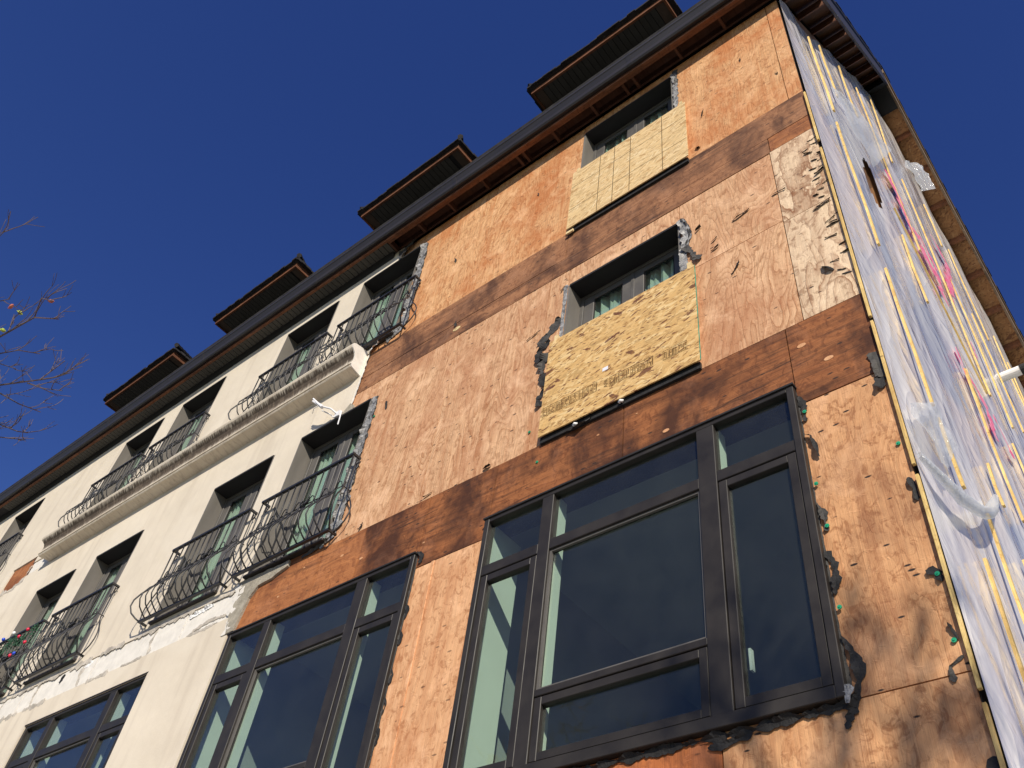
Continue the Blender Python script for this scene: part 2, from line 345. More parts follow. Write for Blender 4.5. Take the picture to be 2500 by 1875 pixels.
def plastic():
    t = NT('poly_sheet')
    v = t.n('TexCoord', None, 3)
    a = t.noise(t.vmap(v, (1, 0.8, 0.5)), 1.0, 2.0, 0.5, 0.15)
    b = t.noise(t.vmap(v, (1, 1.2, 0.30), loc=(5, 3, 9)), 1.0, 2.0, 0.5, 0.1)
    col = t.mix(t.ramp(a, [(0.34, 0.0), (0.58, 1.0)]), (0.86, 0.81, 0.79), (0.96, 0.91, 0.86))
    col = t.mix(t.math('MULTIPLY', t.ramp(b, [(0.48, 0.0), (0.64, 1.0)]), 0.6), col, (0.86, 0.72, 0.64))
    c2 = t.noise(t.vmap(v, (1, 0.75, 0.30), loc=(1, 8, 2)), 1.0, 2.5, 0.5, 0.15)
    col = t.mix(t.math('MULTIPLY', t.ramp(c2, [(0.56, 0.0), (0.64, 1.0)]), 0.5), col, (0.50, 0.54, 0.62))
    # bays with nothing behind the film look blue-grey
    wob = t.n('VectorMath', {'operation': 'SCALE'}, i0=t.noise(v, 1.3, 2.0, o=1), Scale=0.7)
    vw = t.n('VectorMath', {'operation': 'ADD'}, i0=v, i1=wob)
    for (py_, pz_, ry_, rz_) in ((2.15, 8.65, 0.62, 1.15), (2.5, 6.65, 0.45, 0.5), (2.2, 13.4, 0.7, 1.0), (4.9, 12.2, 0.5, 1.6), (1.15, 9.5, 0.22, 1.3)):
        dd = t.n('VectorMath', {'operation': 'LENGTH'}, 1, i0=t.vmap(vw, (0, 1 / ry_, 1 / rz_), loc=(0, -(py_ + 0.35) / ry_, -(pz_ + 0.35) / rz_)))
        col = t.mix(t.math('MULTIPLY', t.ramp(dd, [(0.75, 1.0), (1.05, 0.0)]), 0.65), col, (0.46, 0.51, 0.58))
    ov = t.n('VectorRotate', {'rotation_type': 'X_AXIS'}, Vector=v, Angle=R(10))
    wr = t.noise(t.vmap(ov, (1, 1.6, 0.6)), 1.0, 2.0, 0.5, 0.1)
    fine = t.noise(t.vmap(v, (1, 3.2, 4.0)), 1.0, 3.0, 0.55, 0.3)
    cr = t.noise(t.vmap(ov, (1, 1.7, 1.0), loc=(2, 5, 1)), 1.0, 1.0, 0.5, 0.3)
    ridge = t.math('POWER', t.math('SUBTRACT', 1.0, t.math('ABSOLUTE', t.math('MULTIPLY', t.math('SUBTRACT', cr, 0.5), 4.0)), clamp=True), 3.0)
    h = t.math('ADD', t.math('ADD', wr, t.math('MULTIPLY', fine, 0.42)), t.math('MULTIPLY', ridge, 0.16))
    nrm = t.bump(h, 0.4, 0.10)
    d = t.n('BsdfDiffuse', None, Color=col, Normal=nrm)
    tl = t.n('BsdfTranslucent', None, Color=col, Normal=nrm)
    g = t.n('BsdfGlossy', None, Color=(1, 1, 1), Roughness=0.16, Normal=nrm)
    sh = t.n('MixShader', None, i0=0.10, i1=d, i2=tl)
    fr = t.n('Fresnel', None, IOR=1.45, Normal=nrm)
    sh = t.n('MixShader', None, i0=t.math('ADD', t.math('MULTIPLY', fr, 0.9), 0.03), i1=sh, i2=g)
    M['poly_sheet'] = t.done(sh)
    t = NT('poly_clear')
    v = t.coord()
    nrm = t.bump(t.noise(t.vmap(v, (3, 9, 5)), 2.0, 5.0, 0.65, 1.0), 0.8, 0.03)
    sh = t.n('MixShader', None, i0=0.35, i1=t.n('BsdfDiffuse', None, Color=(0.78, 0.80, 0.82), Normal=nrm), i2=t.n('BsdfTranslucent', None, Color=(0.75, 0.77, 0.80), Normal=nrm))
    sh = t.n('MixShader', None, i0=0.2, i1=sh, i2=t.n('BsdfGlossy', None, Color=(1, 1, 1), Roughness=0.15, Normal=nrm))
    sh = t.n('MixShader', None, i0=0.45, i1=sh, i2=t.n('BsdfTransparent', None, Color=(0.9, 0.92, 0.95)))
    M['poly_clear'] = t.done(sh)
    t = NT('spray_pink')
    v = t.coord(False)
    k = t.ramp(t.noise(v, 9, 4.0, 0.7), [(0.35, 0.0), (0.6, 1.0)])
    col = t.mix(k, (0.80, 0.45, 0.52), (0.84, 0.05, 0.20))
    M['spray_pink'] = t.done(t.pbsdf(col, 0.6, 0.4))
plastic()

# ------------------------------------------------------------------ mesh helpers
ORG = {}          # world origin of every object, so that parts can be parented with plain offsets

class MB:
    def __init__(self):
        self.v, self.f = [], []

    def box(self, x0, x1, y0, y1, z0, z1):
        b = len(self.v)
        self.v += [(x, y, z) for z in (z0, z1) for y in (y0, y1) for x in (x0, x1)]
        self.f += [tuple(b + i for i in q) for q in ((0, 2, 3, 1), (4, 5, 7, 6), (0, 1, 5, 4), (2, 6, 7, 3), (0, 4, 6, 2), (1, 3, 7, 5))]
        return self

    def tube(self, pts, r, n=6, r1=None, cap=True):
        pts = [Vector(p) for p in pts]
        b = len(self.v)
        up = Vector((0.13, 0.27, 0.95)).normalized()
        prev = None
        for i, p in enumerate(pts):
            d = (pts[min(i + 1, len(pts) - 1)] - pts[max(i - 1, 0)]).normalized()
            if prev is None:
                a = d.cross(up)
                if a.length < 1e-3:
                    a = d.cross(Vector((1, 0, 0)))
            else:
                a = prev - d * prev.dot(d)
            a.normalize()
            prev = a
            c = d.cross(a)
            rr = r if r1 is None else r + (r1 - r) * i / (len(pts) - 1)
            for k in range(n):
                t = 2 * PI * k / n
                self.v.append(tuple(p + a * (rr * math.cos(t)) + c * (rr * math.sin(t))))
        for i in range(len(pts) - 1):
            for k in range(n):
                k2 = (k + 1) % n
                self.f.append((b + i * n + k, b + i * n + k2, b + (i + 1) * n + k2, b + (i + 1) * n + k))
        if cap:
            self.f.append(tuple(b + k for k in reversed(range(n))))
            e = b + (len(pts) - 1) * n
            self.f.append(tuple(e + k for k in range(n)))
        return self

    def prism(self, prof, axis, a0, a1):
        """extrude a closed 2D profile: axis 'X' -> profile in (y,z); 'Y' -> (x,z)"""
        b = len(self.v)
        n = len(prof)
        for a in (a0, a1):
            for (p, q) in prof:
                self.v.append((a, p, q) if axis == 'X' else (p, a, q))
        for k in range(n):
            k2 = (k + 1) % n
            self.f.append((b + k, b + k2, b + n + k2, b + n + k))
        self.f.append(tuple(b + k for k in reversed(range(n))))
        self.f.append(tuple(b + n + k for k in range(n)))
        return self

    def quad(self, *p):
        b = len(self.v)
        self.v += [tuple(q) for q in p]
        self.f.append(tuple(range(b, b + len(p))))
        return self

    def mesh(self, name, origin, bev=0.0, smooth=False):
        me = bpy.data.meshes.new(name)
        o = Vector(origin)
        me.from_pydata([tuple(Vector(v) - o) for v in self.v], [], self.f)
        bm = bmesh.new()
        bm.from_mesh(me)
        bmesh.ops.recalc_face_normals(bm, faces=bm.faces)
        if bev:
            bmesh.ops.bevel(bm, geom=list(bm.edges), offset=bev, segments=1, affect='EDGES', clamp_overlap=True)
        bm.to_mesh(me)
        bm.free()
        if smooth:
            for p in me.polygons:
                p.use_smooth = True
        return me

    def build(self, name, mat, parent=None, origin=None, bev=0.0, smooth=False, kind=None):
        if origin is None:
            xs, ys, zs = zip(*self.v)
            origin = ((min(xs) + max(xs)) / 2, (min(ys) + max(ys)) / 2, (min(zs) + max(zs)) / 2)
        me = self.mesh(name, origin, bev, smooth)
        me.materials.append(M[mat])
        return place(name, me, origin, parent, kind)

def place(name, data, origin, parent=None, kind=None):
    o = bpy.data.objects.new(name, data)
    COL.objects.link(o)
    w = Vector(origin)
    if parent is not None:
        o.parent = parent
        o.location = w - ORG[parent.name]
    else:
        o.location = w
    ORG[o.name] = w
    if kind:
        o['kind'] = kind
    return o

def tag(o, label, cat, group=None):
    o['label'] = label
    o['category'] = cat
    if group:
        o['group'] = group
    return o

def B(name, x0, x1, y0, y1, z0, z1, mat, parent=None, bev=0.0):
    return MB().box(x0, x1, y0, y1, z0, z1).build(name, mat, parent, bev=bev)

def wall_cells(name, x0, x1, z0, z1, y0, y1, holes, mat, parent, solid=None, extra_x=(), extra_z=()):
    """a slab in the XZ plane with rectangular holes"""
    xs = sorted({x0, x1, *[q for h in holes for q in h[:2] if x0 < q < x1], *extra_x})
    zs = sorted({z0, z1, *[q for h in holes for q in h[2:4] if z0 < q < z1], *extra_z})
    nx, nz = len(xs) - 1, len(zs) - 1

    def ok(i, j):
        if not (0 <= i < nx and 0 <= j < nz):
            return False
        x, z = (xs[i] + xs[i + 1]) / 2, (zs[j] + zs[j + 1]) / 2
        if any(h[0] < x < h[1] and h[2] < z < h[3] for h in holes):
            return False
        return solid is None or solid(x, z)
    b = MB()
    for i in range(nx):
        for j in range(nz):
            if not ok(i, j):
                continue
            a, c, d, e = xs[i], xs[i + 1], zs[j], zs[j + 1]
            b.quad((a, y0, d), (c, y0, d), (c, y0, e), (a, y0, e))
            b.quad((a, y1, d), (a, y1, e), (c, y1, e), (c, y1, d))
            if not ok(i - 1, j): b.quad((a, y0, d), (a, y0, e), (a, y1, e), (a, y1, d))
            if not ok(i + 1, j): b.quad((c, y0, d), (c, y1, d), (c, y1, e), (c, y0, e))
            if not ok(i, j - 1): b.quad((a, y0, d), (a, y1, d), (c, y1, d), (c, y0, d))
            if not ok(i, j + 1): b.quad((a, y0, e), (c, y0, e), (c, y1, e), (a, y1, e))
    me = bpy.data.meshes.new(name)
    me.from_pydata(b.v, [], b.f)
    me.materials.append(M[mat])
    return place(name, me, (0, 0, 0), parent)

def torn(name, pts, mat, parent, y=0.0, width=0.06, jit=0.8, step=0.017, curl=0.02, seed=1, th=0.003, side=None, plane='front', X=0.0):
    """a ragged torn strip following a polyline of (x, z) points, curling off the wall"""
    r = random.Random(seed)
    P = []
    for (a, b) in zip(pts[:-1], pts[1:]):
        a, b = Vector(a), Vector(b)
        n = max(1, int((b - a).length / step))
        for k in range(n):
            P.append(a.lerp(b, k / n))
    P.append(Vector(pts[-1]))
    L, Rr = [], []
    for i, p in enumerate(P):
        d = (P[min(i + 1, len(P) - 1)] - P[max(i - 1, 0)])
        d = d.normalized() if d.length > 1e-6 else Vector((0, 1))
        nn = Vector((d.y, -d.x))
        wv = width * (1 + jit * (mnoise.noise(Vector((i * 0.21, seed * 3.1, 0))) * 1.7 + r.uniform(-0.45, 0.45)))
        if i in (0, len(P) - 1):
            wv *= 0.35
        if side == 'r':
            L.append(p - nn * width * 0.15 * r.random()); Rr.append(p + nn * abs(wv))
        else:
            L.append(p - nn * abs(wv) * 0.5); Rr.append(p + nn * abs(wv) * 0.5)
    b = MB()
    rows = []
    for i in range(len(P)):
        c0 = curl * abs(mnoise.noise(Vector((i * 0.13, seed * 1.7, 2.0)))) * 0.8
        c1 = curl * min(1.0, 0.1 + 1.5 * abs(mnoise.noise(Vector((i * 0.16, seed * 2.3, 7.0)))) + 0.12 * r.random())
        mid = (L[i] + Rr[i]) / 2
        rows.append([(L[i].x, y - c0 * 0.4, L[i].y), (mid.x, y - c0 * 0.5 - 0.002, mid.y), (Rr[i].x, y - c1, Rr[i].y)])
    n = len(rows)
    for back in (0, 1):
        for row in rows:
            for (x, yy, z) in row:
                q = (x, yy + th * back, z)
                if plane == 'side':
                    q = (X - (yy + th * back), x, z)
                b.v.append(q)
    def idx(bk, i, k): return bk * n * 3 + i * 3 + k
    for i in range(n - 1):
        for k in range(2):
            b.f.append((idx(0, i, k), idx(0, i, k + 1), idx(0, i + 1, k + 1), idx(0, i + 1, k)))
            b.f.append((idx(1, i, k), idx(1, i + 1, k), idx(1, i + 1, k + 1), idx(1, i, k + 1)))
        b.f.append((idx(0, i, 0), idx(0, i + 1, 0), idx(1, i + 1, 0), idx(1, i, 0)))
        b.f.append((idx(0, i, 2), idx(1, i, 2), idx(1, i + 1, 2), idx(0, i + 1, 2)))
    for i in (0, n - 1):
        b.f.append((idx(0, i, 0), idx(0, i, 1), idx(0, i, 2), idx(1, i, 2), idx(1, i, 1), idx(1, i, 0)))
    return b.build(name, mat, parent)

def ragged(name, poly, mat, parent, y0, y1, seed=1, step=0.05, amp=0.012):
    """a flat piece with a ragged outline and real thickness, outline in (x, z)"""
    r = random.Random(seed)
    out = []
    n = len(poly)
    for k in range(n):
        a, b = Vector(poly[k]), Vector(poly[(k + 1) % n])
        c = max(1, int((b - a).length / step))
        for i in range(c):
            p = a.lerp(b, i / c)
            out.append((p.x + r.uniform(-amp, amp), p.y + r.uniform(-amp, amp)))
    b = MB()
    b.prism([(x, z) for x, z in out], 'Y', y0, y1)
    return b.build(name, mat, parent)

# ------------------------------------------------------------------ ground
def structure(name, o):
    o['kind'] = 'structure'
    return o
structure('ground', B('ground', -400, 400, -400, 400, -0.5, -0.16, 'soil'))
structure('road', B('road', -120, 120, -19.0, -9.0, -0.155, -0.12, 'asphalt'))
structure('pavement', B('pavement', -60, 60, -9.0, 0.02, -0.155, 0.0, 'pavement', bev=0.02))

# ------------------------------------------------------------------ building
bld = bpy.data.objects.new('apartment_building', None)
COL.objects.link(bld)
ORG[bld.name] = Vector((0, 0, 0))
tag(bld, 'apartment building half stripped to bare plywood, cream stucco and black railings at its left', 'building')

XL = -22.0
FR = {  # french windows behind the balconettes: x0, x1, z0, z1
    '4R': (-2.83, -1.46, 10.62, 12.80), '4M': (-7.05, -5.76, 10.55, 12.68), '4a': (-8.86, -7.58, 10.55, 12.66),
    '4b': (-11.78, -10.48, 10.55, 12.65), '4c': (-13.60, -12.32, 10.55, 12.64), '4d': (-17.80, -16.55, 10.55, 12.62),
    '3R': (-2.81, -1.45, 7.20, 9.34), '3M': (-7.07, -5.75, 7.12, 9.31), '3a': (-8.89, -7.58, 7.12, 9.29),
    '3b': (-11.87, -10.57, 7.12, 9.29), '3c': (-13.66, -12.43, 7.12, 9.28)}
PW = [(-3.41, -0.60, 4.06, 6.39), (-6.93, -4.24, 4.06, 6.375), (-11.10, -8.40, 4.06, 6.36)]
holes = list(FR.values()) + PW

# structural wall behind sheathing and stucco
wall_cells('wall', XL, 0.0, 0.0, 13.02, 0.019, 0.24, holes, 'felt', bld)

# stucco coat with the strip cut out of it for the new foam band
FOAM = (-30, -7.12, 6.65, 7.02)
PATCH = (-30, -14.0, 9.72, 10.42)
def stucco_solid(x, z):
    if 9.31 < z < 10.55: return x < -6.2
    if z > 12.6: return x < -6.25
    return x < -7.0
wall_cells('stucco', XL, -6.2, 0.0, 13.02, -0.022, 0.016, holes + [(XL - 1, -7.12, 6.65, 7.02), (-15.6, -14.72, 9.85, 10.42), (-14.72, -13.62, 9.98, 10.27)], 'stucco', bld, stucco_solid, extra_x=(-7.0, -6.25), extra_z=(9.31, 10.55, 12.6))
# foam blocks in the cut strip
x = -7.14
k = 0
while x > -13.6:
    w = rnd.uniform(0.75, 1.25)
    ragged('foam_block', [(x - w + 0.012, 6.66), (x, 6.66), (x, 7.01), (x - w + 0.012, 7.01)], 'foam', bld, -0.008 - 0.004 * (k % 2), 0.016, seed=30 + k, amp=0.006)
    x -= w
    k += 1
ragged('foam_block', [(-14.70, 10.0), (-13.64, 10.0), (-13.64, 10.25), (-14.70, 10.25)], 'foam', bld, -0.010, 0.016, seed=77, amp=0.01)
ragged('plywood_sheet', [(-15.58, 9.87), (-14.74, 9.87), (-14.74, 10.40), (-15.58, 10.40)], 'band_rust', bld, -0.002, 0.016, seed=78, amp=0.004)
torn('mortar_smear', [(-15.5, 9.87), (-15.1, 9.80), (-14.75, 9.92), (-14.72, 10.2)], 'smear', bld, y=-0.024, width=0.10, seed=5, curl=0.006)
torn('mortar_smear', [(-14.74, 10.40), (-14.72, 10.25)], 'felt', bld, y=-0.004, width=0.16, seed=6, curl=0.006)
# trowelled mortar along the edges of the strip
for k in range(9):
    xa = -7.2 - k * 0.72
    torn('mortar_smear', [(xa, 7.02 + rnd.uniform(-0.01, 0.01)), (xa - 0.3, 7.03 + rnd.uniform(-0.02, 0.01)), (xa - rnd.uniform(0.5, 0.7), 7.02)], 'smear', bld, y=-0.0235, width=rnd.uniform(0.03, 0.09), seed=100 + k, curl=0.005)
    if k % 3 != 1:
        torn('mortar_smear', [(xa - 0.1, 6.655), (xa - 0.35, 6.64 + rnd.uniform(-0.01, 0.02)), (xa - rnd.uniform(0.5, 0.7), 6.655)], 'smear', bld, y=-0.0235, width=rnd.uniform(0.03, 0.07), seed=140 + k, curl=0.005)
for xa, w in ((-8.65, 0.05), (-10.2, 0.06), (-11.35, 0.05), (-12.3, 0.05)):
    torn('mortar_smear', [(xa, 7.0), (xa - 0.05, 6.85), (xa + 0.02, 6.67)], 'smear', bld, y=-0.0125, width=w, seed=int(-xa * 10), curl=0.005)
for xa, l in ((-7.55, 0.42), (-10.05, 0.16), (-12.55, 0.12)):
    torn('foam_scrap', [(xa, 6.97), (xa - l * 0.5, 6.955), (xa - l, 6.93)], 'foam_white', bld, y=-0.014, width=0.06, jit=0.8, seed=int(-xa * 7), curl=0.035, step=0.02)
torn('mortar_smear', [(-7.2, 6.72), (-7.5, 6.75), (-7.8, 6.70)], 'smear', bld, y=-0.0145, width=0.04, seed=9, curl=0.004)
torn('felt_scrap', [(-10.72, 6.98), (-10.74, 6.86)], 'felt', bld, y=-0.014, width=0.06, seed=19, curl=0.02)

# mortar skirt where the stucco was cut away under the balconette
ragged('mortar_skirt', [(-7.16, 7.11), (-6.30, 7.09), (-6.29, 7.01), (-6.52, 6.95), (-6.74, 6.93), (-6.83, 6.80), (-6.87, 6.60), (-6.90, 6.42), (-7.02, 6.42), (-7.10, 6.66), (-7.07, 6.95)], 'mortar', bld, -0.034, 0.0, seed=3, step=0.06, amp=0.008)
torn('mortar_smear', [(-7.02, 6.42), (-7.10, 6.66), (-7.08, 6.95), (-7.16, 7.10)], 'foam', bld, y=-0.03, width=0.11, seed=4, curl=0.012)
torn('mortar_smear', [(-6.19, 9.33), (-6.19, 9.9), (-6.19, 10.52)], 'foam', bld, y=-0.018, width=0.045, seed=8, curl=0.01, jit=0.6)
ragged('mortar_skirt', [(-6.36, 9.315), (-6.12, 9.315), (-6.12, 9.40), (-6.2, 9.47)], 'mortar', bld, -0.026, 0.0, seed=14, step=0.04)

# ---------------------------------------------------------------- plywood sheathing, every sheet its own part
def sheet(x0, x1, z0, z1, mat, y0=0.0, y1=0.016):
    g = 0.0042
    o = (0, 0, 0) if mat.startswith('band') else None        # the floor bands share one run of grain
    return MB().box(x0 + g, x1 - g, y0, y1, z0 + g, z1 - g).build('plywood_sheet', mat, bld, origin=o)
# top storey
sheet(-5.76, -4.36, 10.45, 13.0, 'ply_gold')
sheet(-4.36, -2.83, 10.45, 13.0, 'ply_gold')
sheet(-6.2, -5.76, 10.45, 10.55, 'ply_gold')
sheet(-2.83, -1.46, 10.45, 10.62, 'ply_gold')
sheet(-2.83, -1.46, 12.80, 13.0, 'ply_gold')
sheet(-6.2, -5.76, 12.68, 13.0, 'ply_gold')
sheet(-1.46, -0.155, 10.45, 13.0, 'ply_gold')
sheet(-0.155, 0.0, 10.45, 13.0, 'ply_gold')
# upper floor band, two boards
sheet(-6.18, -2.9, 9.93, 10.45, 'band_brown', -0.004)
sheet(-2.9, 0.0, 9.93, 10.45, 'band_brown', -0.003)
sheet(-6.18, -3.06, 9.64, 9.93, 'band_brown', -0.002)
sheet(-3.06, -0.44, 9.64, 9.93, 'band_brown', -0.005)
sheet(-0.44, 0.0, 9.66, 9.93, 'band_rust', -0.001)
# middle storey
sheet(-6.2, -5.75, 9.31, 9.64, 'ply_tan')
sheet(-5.75, -4.42, 7.06, 9.64, 'ply_tan')
sheet(-4.42, -3.07, 7.06, 9.64, 'ply_tan')
sheet(-3.07, -2.81, 7.06, 9.64, 'ply_tan', -0.002)
sheet(-2.81, -1.45, 9.34, 9.64, 'ply_tan')
sheet(-2.81, -1.45, 7.06, 7.20, 'ply_tan')
sheet(-1.45, -0.45, 8.45, 9.64, 'ply_tan')
sheet(-1.45, -0.45, 7.06, 8.45, 'ply_tan', -0.001)
sheet(-0.45, 0.0, 8.42, 9.66, 'ply_pale', -0.002)
sheet(-0.45, 0.0, 7.06, 8.42, 'ply_pale', -0.003)
# lower floor band
sheet(-7.0, -5.75, 6.375, 7.12, 'band_rust', -0.005)
sheet(-5.75, -5.12, 6.375, 7.06, 'band_rust', -0.005)
sheet(-5.12, -4.24, 6.375, 7.06, 'band_red', -0.003)
sheet(-4.24, -3.41, 6.23, 7.06, 'band_red', -0.004)
sheet(-3.41, -2.05, 6.39, 7.06, 'band_red', -0.005)
sheet(-2.05, -0.60, 6.39, 7.06, 'band_red', -0.003)
sheet(-0.60, 0.0, 6.23, 7.06, 'band_red', -0.004)
# lower storey
sheet(-4.24, -4.01, 3.0, 6.23, 'ply_low')
sheet(-4.01, -3.41, 3.0, 6.23, 'ply_low', -0.004)
B('trim_strip', -4.03, -3.995, -0.012, -0.001, 3.0, 6.225, 'ply_low', bld, 0.002)
sheet(-0.60, 0.0, 4.06, 6.23, 'ply_corner')
sheet(-1.34, 0.0, 2.6, 4.06, 'ply_corner')
sheet(-3.41, -1.34, 2.6, 4.06, 'ply_red', -0.002)
sheet(-7.0, -4.24, 2.6, 4.06, 'ply_low')
sheet(-7.0, -4.24, 0.0, 2.6, 'ply_low')
sheet(-4.24, -2.1, 0.0, 2.6, 'ply_low')
sheet(-2.1, 0.0, 0.0, 2.6, 'ply_corner')

# ---------------------------------------------------------------- floors and rooms behind the glass
for z in (3.55, 6.76, 9.80, 12.92):
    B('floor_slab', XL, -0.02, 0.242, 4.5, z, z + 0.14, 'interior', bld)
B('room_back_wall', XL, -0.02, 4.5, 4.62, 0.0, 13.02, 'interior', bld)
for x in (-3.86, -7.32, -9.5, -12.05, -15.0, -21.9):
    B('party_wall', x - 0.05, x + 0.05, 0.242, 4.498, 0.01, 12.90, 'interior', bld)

# ---------------------------------------------------------------- windows
def pane(x0, x1, z0, z1, y, par):
    return B('pane', x0, x1, y, y + 0.005, z0, z1, 'glass', par)

def frame_mb(x0, x1, z0, z1, w, y0, y1, wb=None, wt=None):
    b = MB()
    wb = w if wb is None else wb
    wt = w if wt is None else wt
    b.box(x0, x0 + w, y0, y1, z0, z1).box(x1 - w, x1, y0, y1, z0, z1)
    b.box(x0 + w, x1 - w, y0 + 0.0015, y1, z0, z0 + wb).box(x0 + w, x1 - w, y0 + 0.0015, y1, z1 - wt, z1)
    return b

def picture_window(x0, x1, z0, z1, proud):
    f = -proud
    ye = f + 0.085
    fr = frame_mb(x0, x1, z0, z1, 0.052, f, ye, wb=0.075, wt=0.045).build('window', 'bronze', bld, bev=0.004)
    W = x1 - x0
    a0, a1 = x0 + W * 0.222, x0 + W * 0.262      # first mullion
    c0, c1 = x0 + W * 0.726, x0 + W * 0.776      # second mullion
    zt0, zt1 = 5.80, 5.895
    for p, q in ((a0, a1), (c0, c1)):
        MB().box(p, q, f + 0.004, ye, z0 + 0.07, z1 - 0.04).build('mullion', 'bronze', fr, bev=0.004)
        MB().box(p + 0.004, q - 0.004, ye + 0.002, ye + 0.10, z0 + 0.05, z1 - 0.02).build('mullion_liner', 'drywall', fr)
    for p, q in ((x0 + 0.05, a0), (a1, c0), (c1, x1 - 0.05)):
        MB().box(p, q, f + 0.008, ye - 0.002, zt0, zt1).build('transom', 'bronze', fr, bev=0.004)
        pane(p, q, zt1 - 0.01, z1 - 0.03, f + 0.045, fr)
    # side casements
    for p, q in ((x0 + 0.052, a0), (c1, x1 - 0.052)):
        s = frame_mb(p + 0.006, q - 0.006, z0 + 0.082, zt0 - 0.007, 0.062, f + 0.012, ye - 0.01).build('casement', 'bronze', fr, bev=0.004)
        pane(p + 0.06, q - 0.06, z0 + 0.13, zt0 - 0.06, f + 0.045, fr)
    MB().box(c1 + 0.075, c1 + 0.09, ye + 0.005, ye + 0.04, z0 + 0.34, z0 + 0.48).build('handle', 'pvc', fr)
    # centre light with a low hopper under it
    MB().box(a1, c0, f + 0.008, ye - 0.002, 4.585, 4.635).build('transom', 'bronze', fr, bev=0.004)
    pane(a1, c0, 4.63, zt0 + 0.005, f + 0.05, fr)
    frame_mb(a1 + 0.006, c0 - 0.006, z0 + 0.082, 4.578, 0.058, f + 0.012, ye - 0.01).build('hopper_sash', 'bronze', fr, bev=0.004)
    pane(a1 + 0.055, c0 - 0.055, z0 + 0.13, 4.53, f + 0.045, fr)
    # inner glazing beads
    frame_mb(a1 + 0.001, c0 - 0.001, 4.636, zt0 - 0.001, 0.018, f + 0.025, f + 0.048).build('glazing_bead', 'sash', fr)
    # plaster returns at both sides and over the head
    MB().box(x0 + 0.004, x0 + 0.030, ye + 0.002, 0.40, z0, z1).build('plaster_return', 'drywall', fr)
    MB().box(x1 - 0.030, x1 - 0.004, ye + 0.002, 0.40, z0, z1).build('plaster_return', 'drywall', fr)
    # head flashing
    MB().box(x0 - 0.01, x1 + 0.01, f - 0.012, -0.006 if proud > 0.02 else -0.024, z1 - 0.004, z1 + 0.012).build('head_flashing', 'head_dark', fr)
    return fr
picture_window(*PW[0], 0.055)
picture_window(*PW[1], 0.040)
picture_window(*PW[2], 0.005)

def curtain_mesh(x0, x1, z0, z1, y, seed):
    b = MB()
    n = 40
    r = random.Random(seed)
    ph = r.random() * 6
    for i in range(n + 1):
        t = i / n
        x = x0 + (x1 - x0) * t
        yy = y + 0.030 * math.sin(t * 26 + ph) + 0.014 * math.sin(t * 61 + ph * 2)
        for k in range(5):
            s = k / 4
            b.v.append((x + 0.02 * math.sin(s * 3 + i * 0.3) * (1 - s), yy * 1.0 + 0.02 * math.sin(i * 0.9 + s * 4), z0 + (z1 - z0) * s))
    for i in range(n):
        for k in range(4):
            a = i * 5 + k
            b.f.append((a, a + 5, a + 6, a + 1))
    return b

def french_window(key, base=0.0, curt=True):
    x0, x1, z0, z1 = FR[key]
    yf = 0.185          # depth of the reveal
    # lining of the recess is the window part itself
    b = MB()
    lf = base - 0.004
    b.box(x0 + 0.0005, x0 + 0.024, lf, 0.239, z0, z1)
    b.box(x1 - 0.024, x1 - 0.0005, lf, 0.239, z0, z1)
    b.box(x0 + 0.0006, x1 - 0.0006, 0.186, 0.2385, z0 + 0.0008, z0 + 0.034)
    fr = b.build('window', 'jamb_grey', bld)
    MB().box(x0 + 0.024, x1 - 0.024, lf - 0.01, 0.239, z1 - 0.03, z1 - 0.0005).build('head_lining', 'head_dark', fr)
    MB().box(x0 + 0.001, x1 - 0.001, base - 0.045, yf, z0 + 0.0005, z0 + 0.035).build('sill', 'bronze', fr, bev=0.004)
    frame_mb(x0 + 0.024, x1 - 0.024, z0 + 0.035, z1 - 0.03, 0.045, yf, 0.238).build('frame', 'sash', fr, bev=0.003)
    xm = (x0 + x1) / 2
    for p, q in ((x0 + 0.07, xm - 0.004), (xm + 0.004, x1 - 0.07)):
        frame_mb(p, q, z0 + 0.082, z1 - 0.078, 0.125, yf + 0.012, 0.225, wb=0.22, wt=0.07).build('door_leaf', 'sash', fr, bev=0.004)
        frame_mb(p + 0.124, q - 0.124, z0 + 0.30, z1 - 0.147, 0.016, yf + 0.022, 0.21).build('glazing_bead', 'bronze', fr)
        pane(p + 0.12, q - 0.12, z0 + 0.29, z1 - 0.14, yf + 0.030, fr)
    MB().box(xm - 0.02, xm + 0.02, yf + 0.004, yf + 0.02, z0 + 0.09, z1 - 0.08).build('astragal', 'sash', fr, bev=0.003)
    # plaster jamb inside
    MB().box(x0 - 0.02, x0 + 0.006, 0.242, 0.42, z0, z1).build('plaster_return', 'drywall', fr)
    kf = key[1] == 'R'
    if curt:
        for p, q in ((x0 + 0.08, x0 + 0.08 + (0.50 if kf else rnd.uniform(0.26, 0.36))), (xm + 0.02, xm + (0.56 if kf else rnd.uniform(0.26, 0.36)))):
            c = curtain_mesh(p, q, z0 + 0.05, z1 - 0.10, 0.285, int(p * -100))
            c.build('curtain', 'curtain', fr, smooth=True)
    return fr
for kk in FR:
    st = kk in ('3a', '3b', '3c', '4a', '4b', '4c', '4d', '4M', '3M')
    french_window(kk, -0.02 if st and kk[1] != 'M' else (-0.022 if st else 0.0))

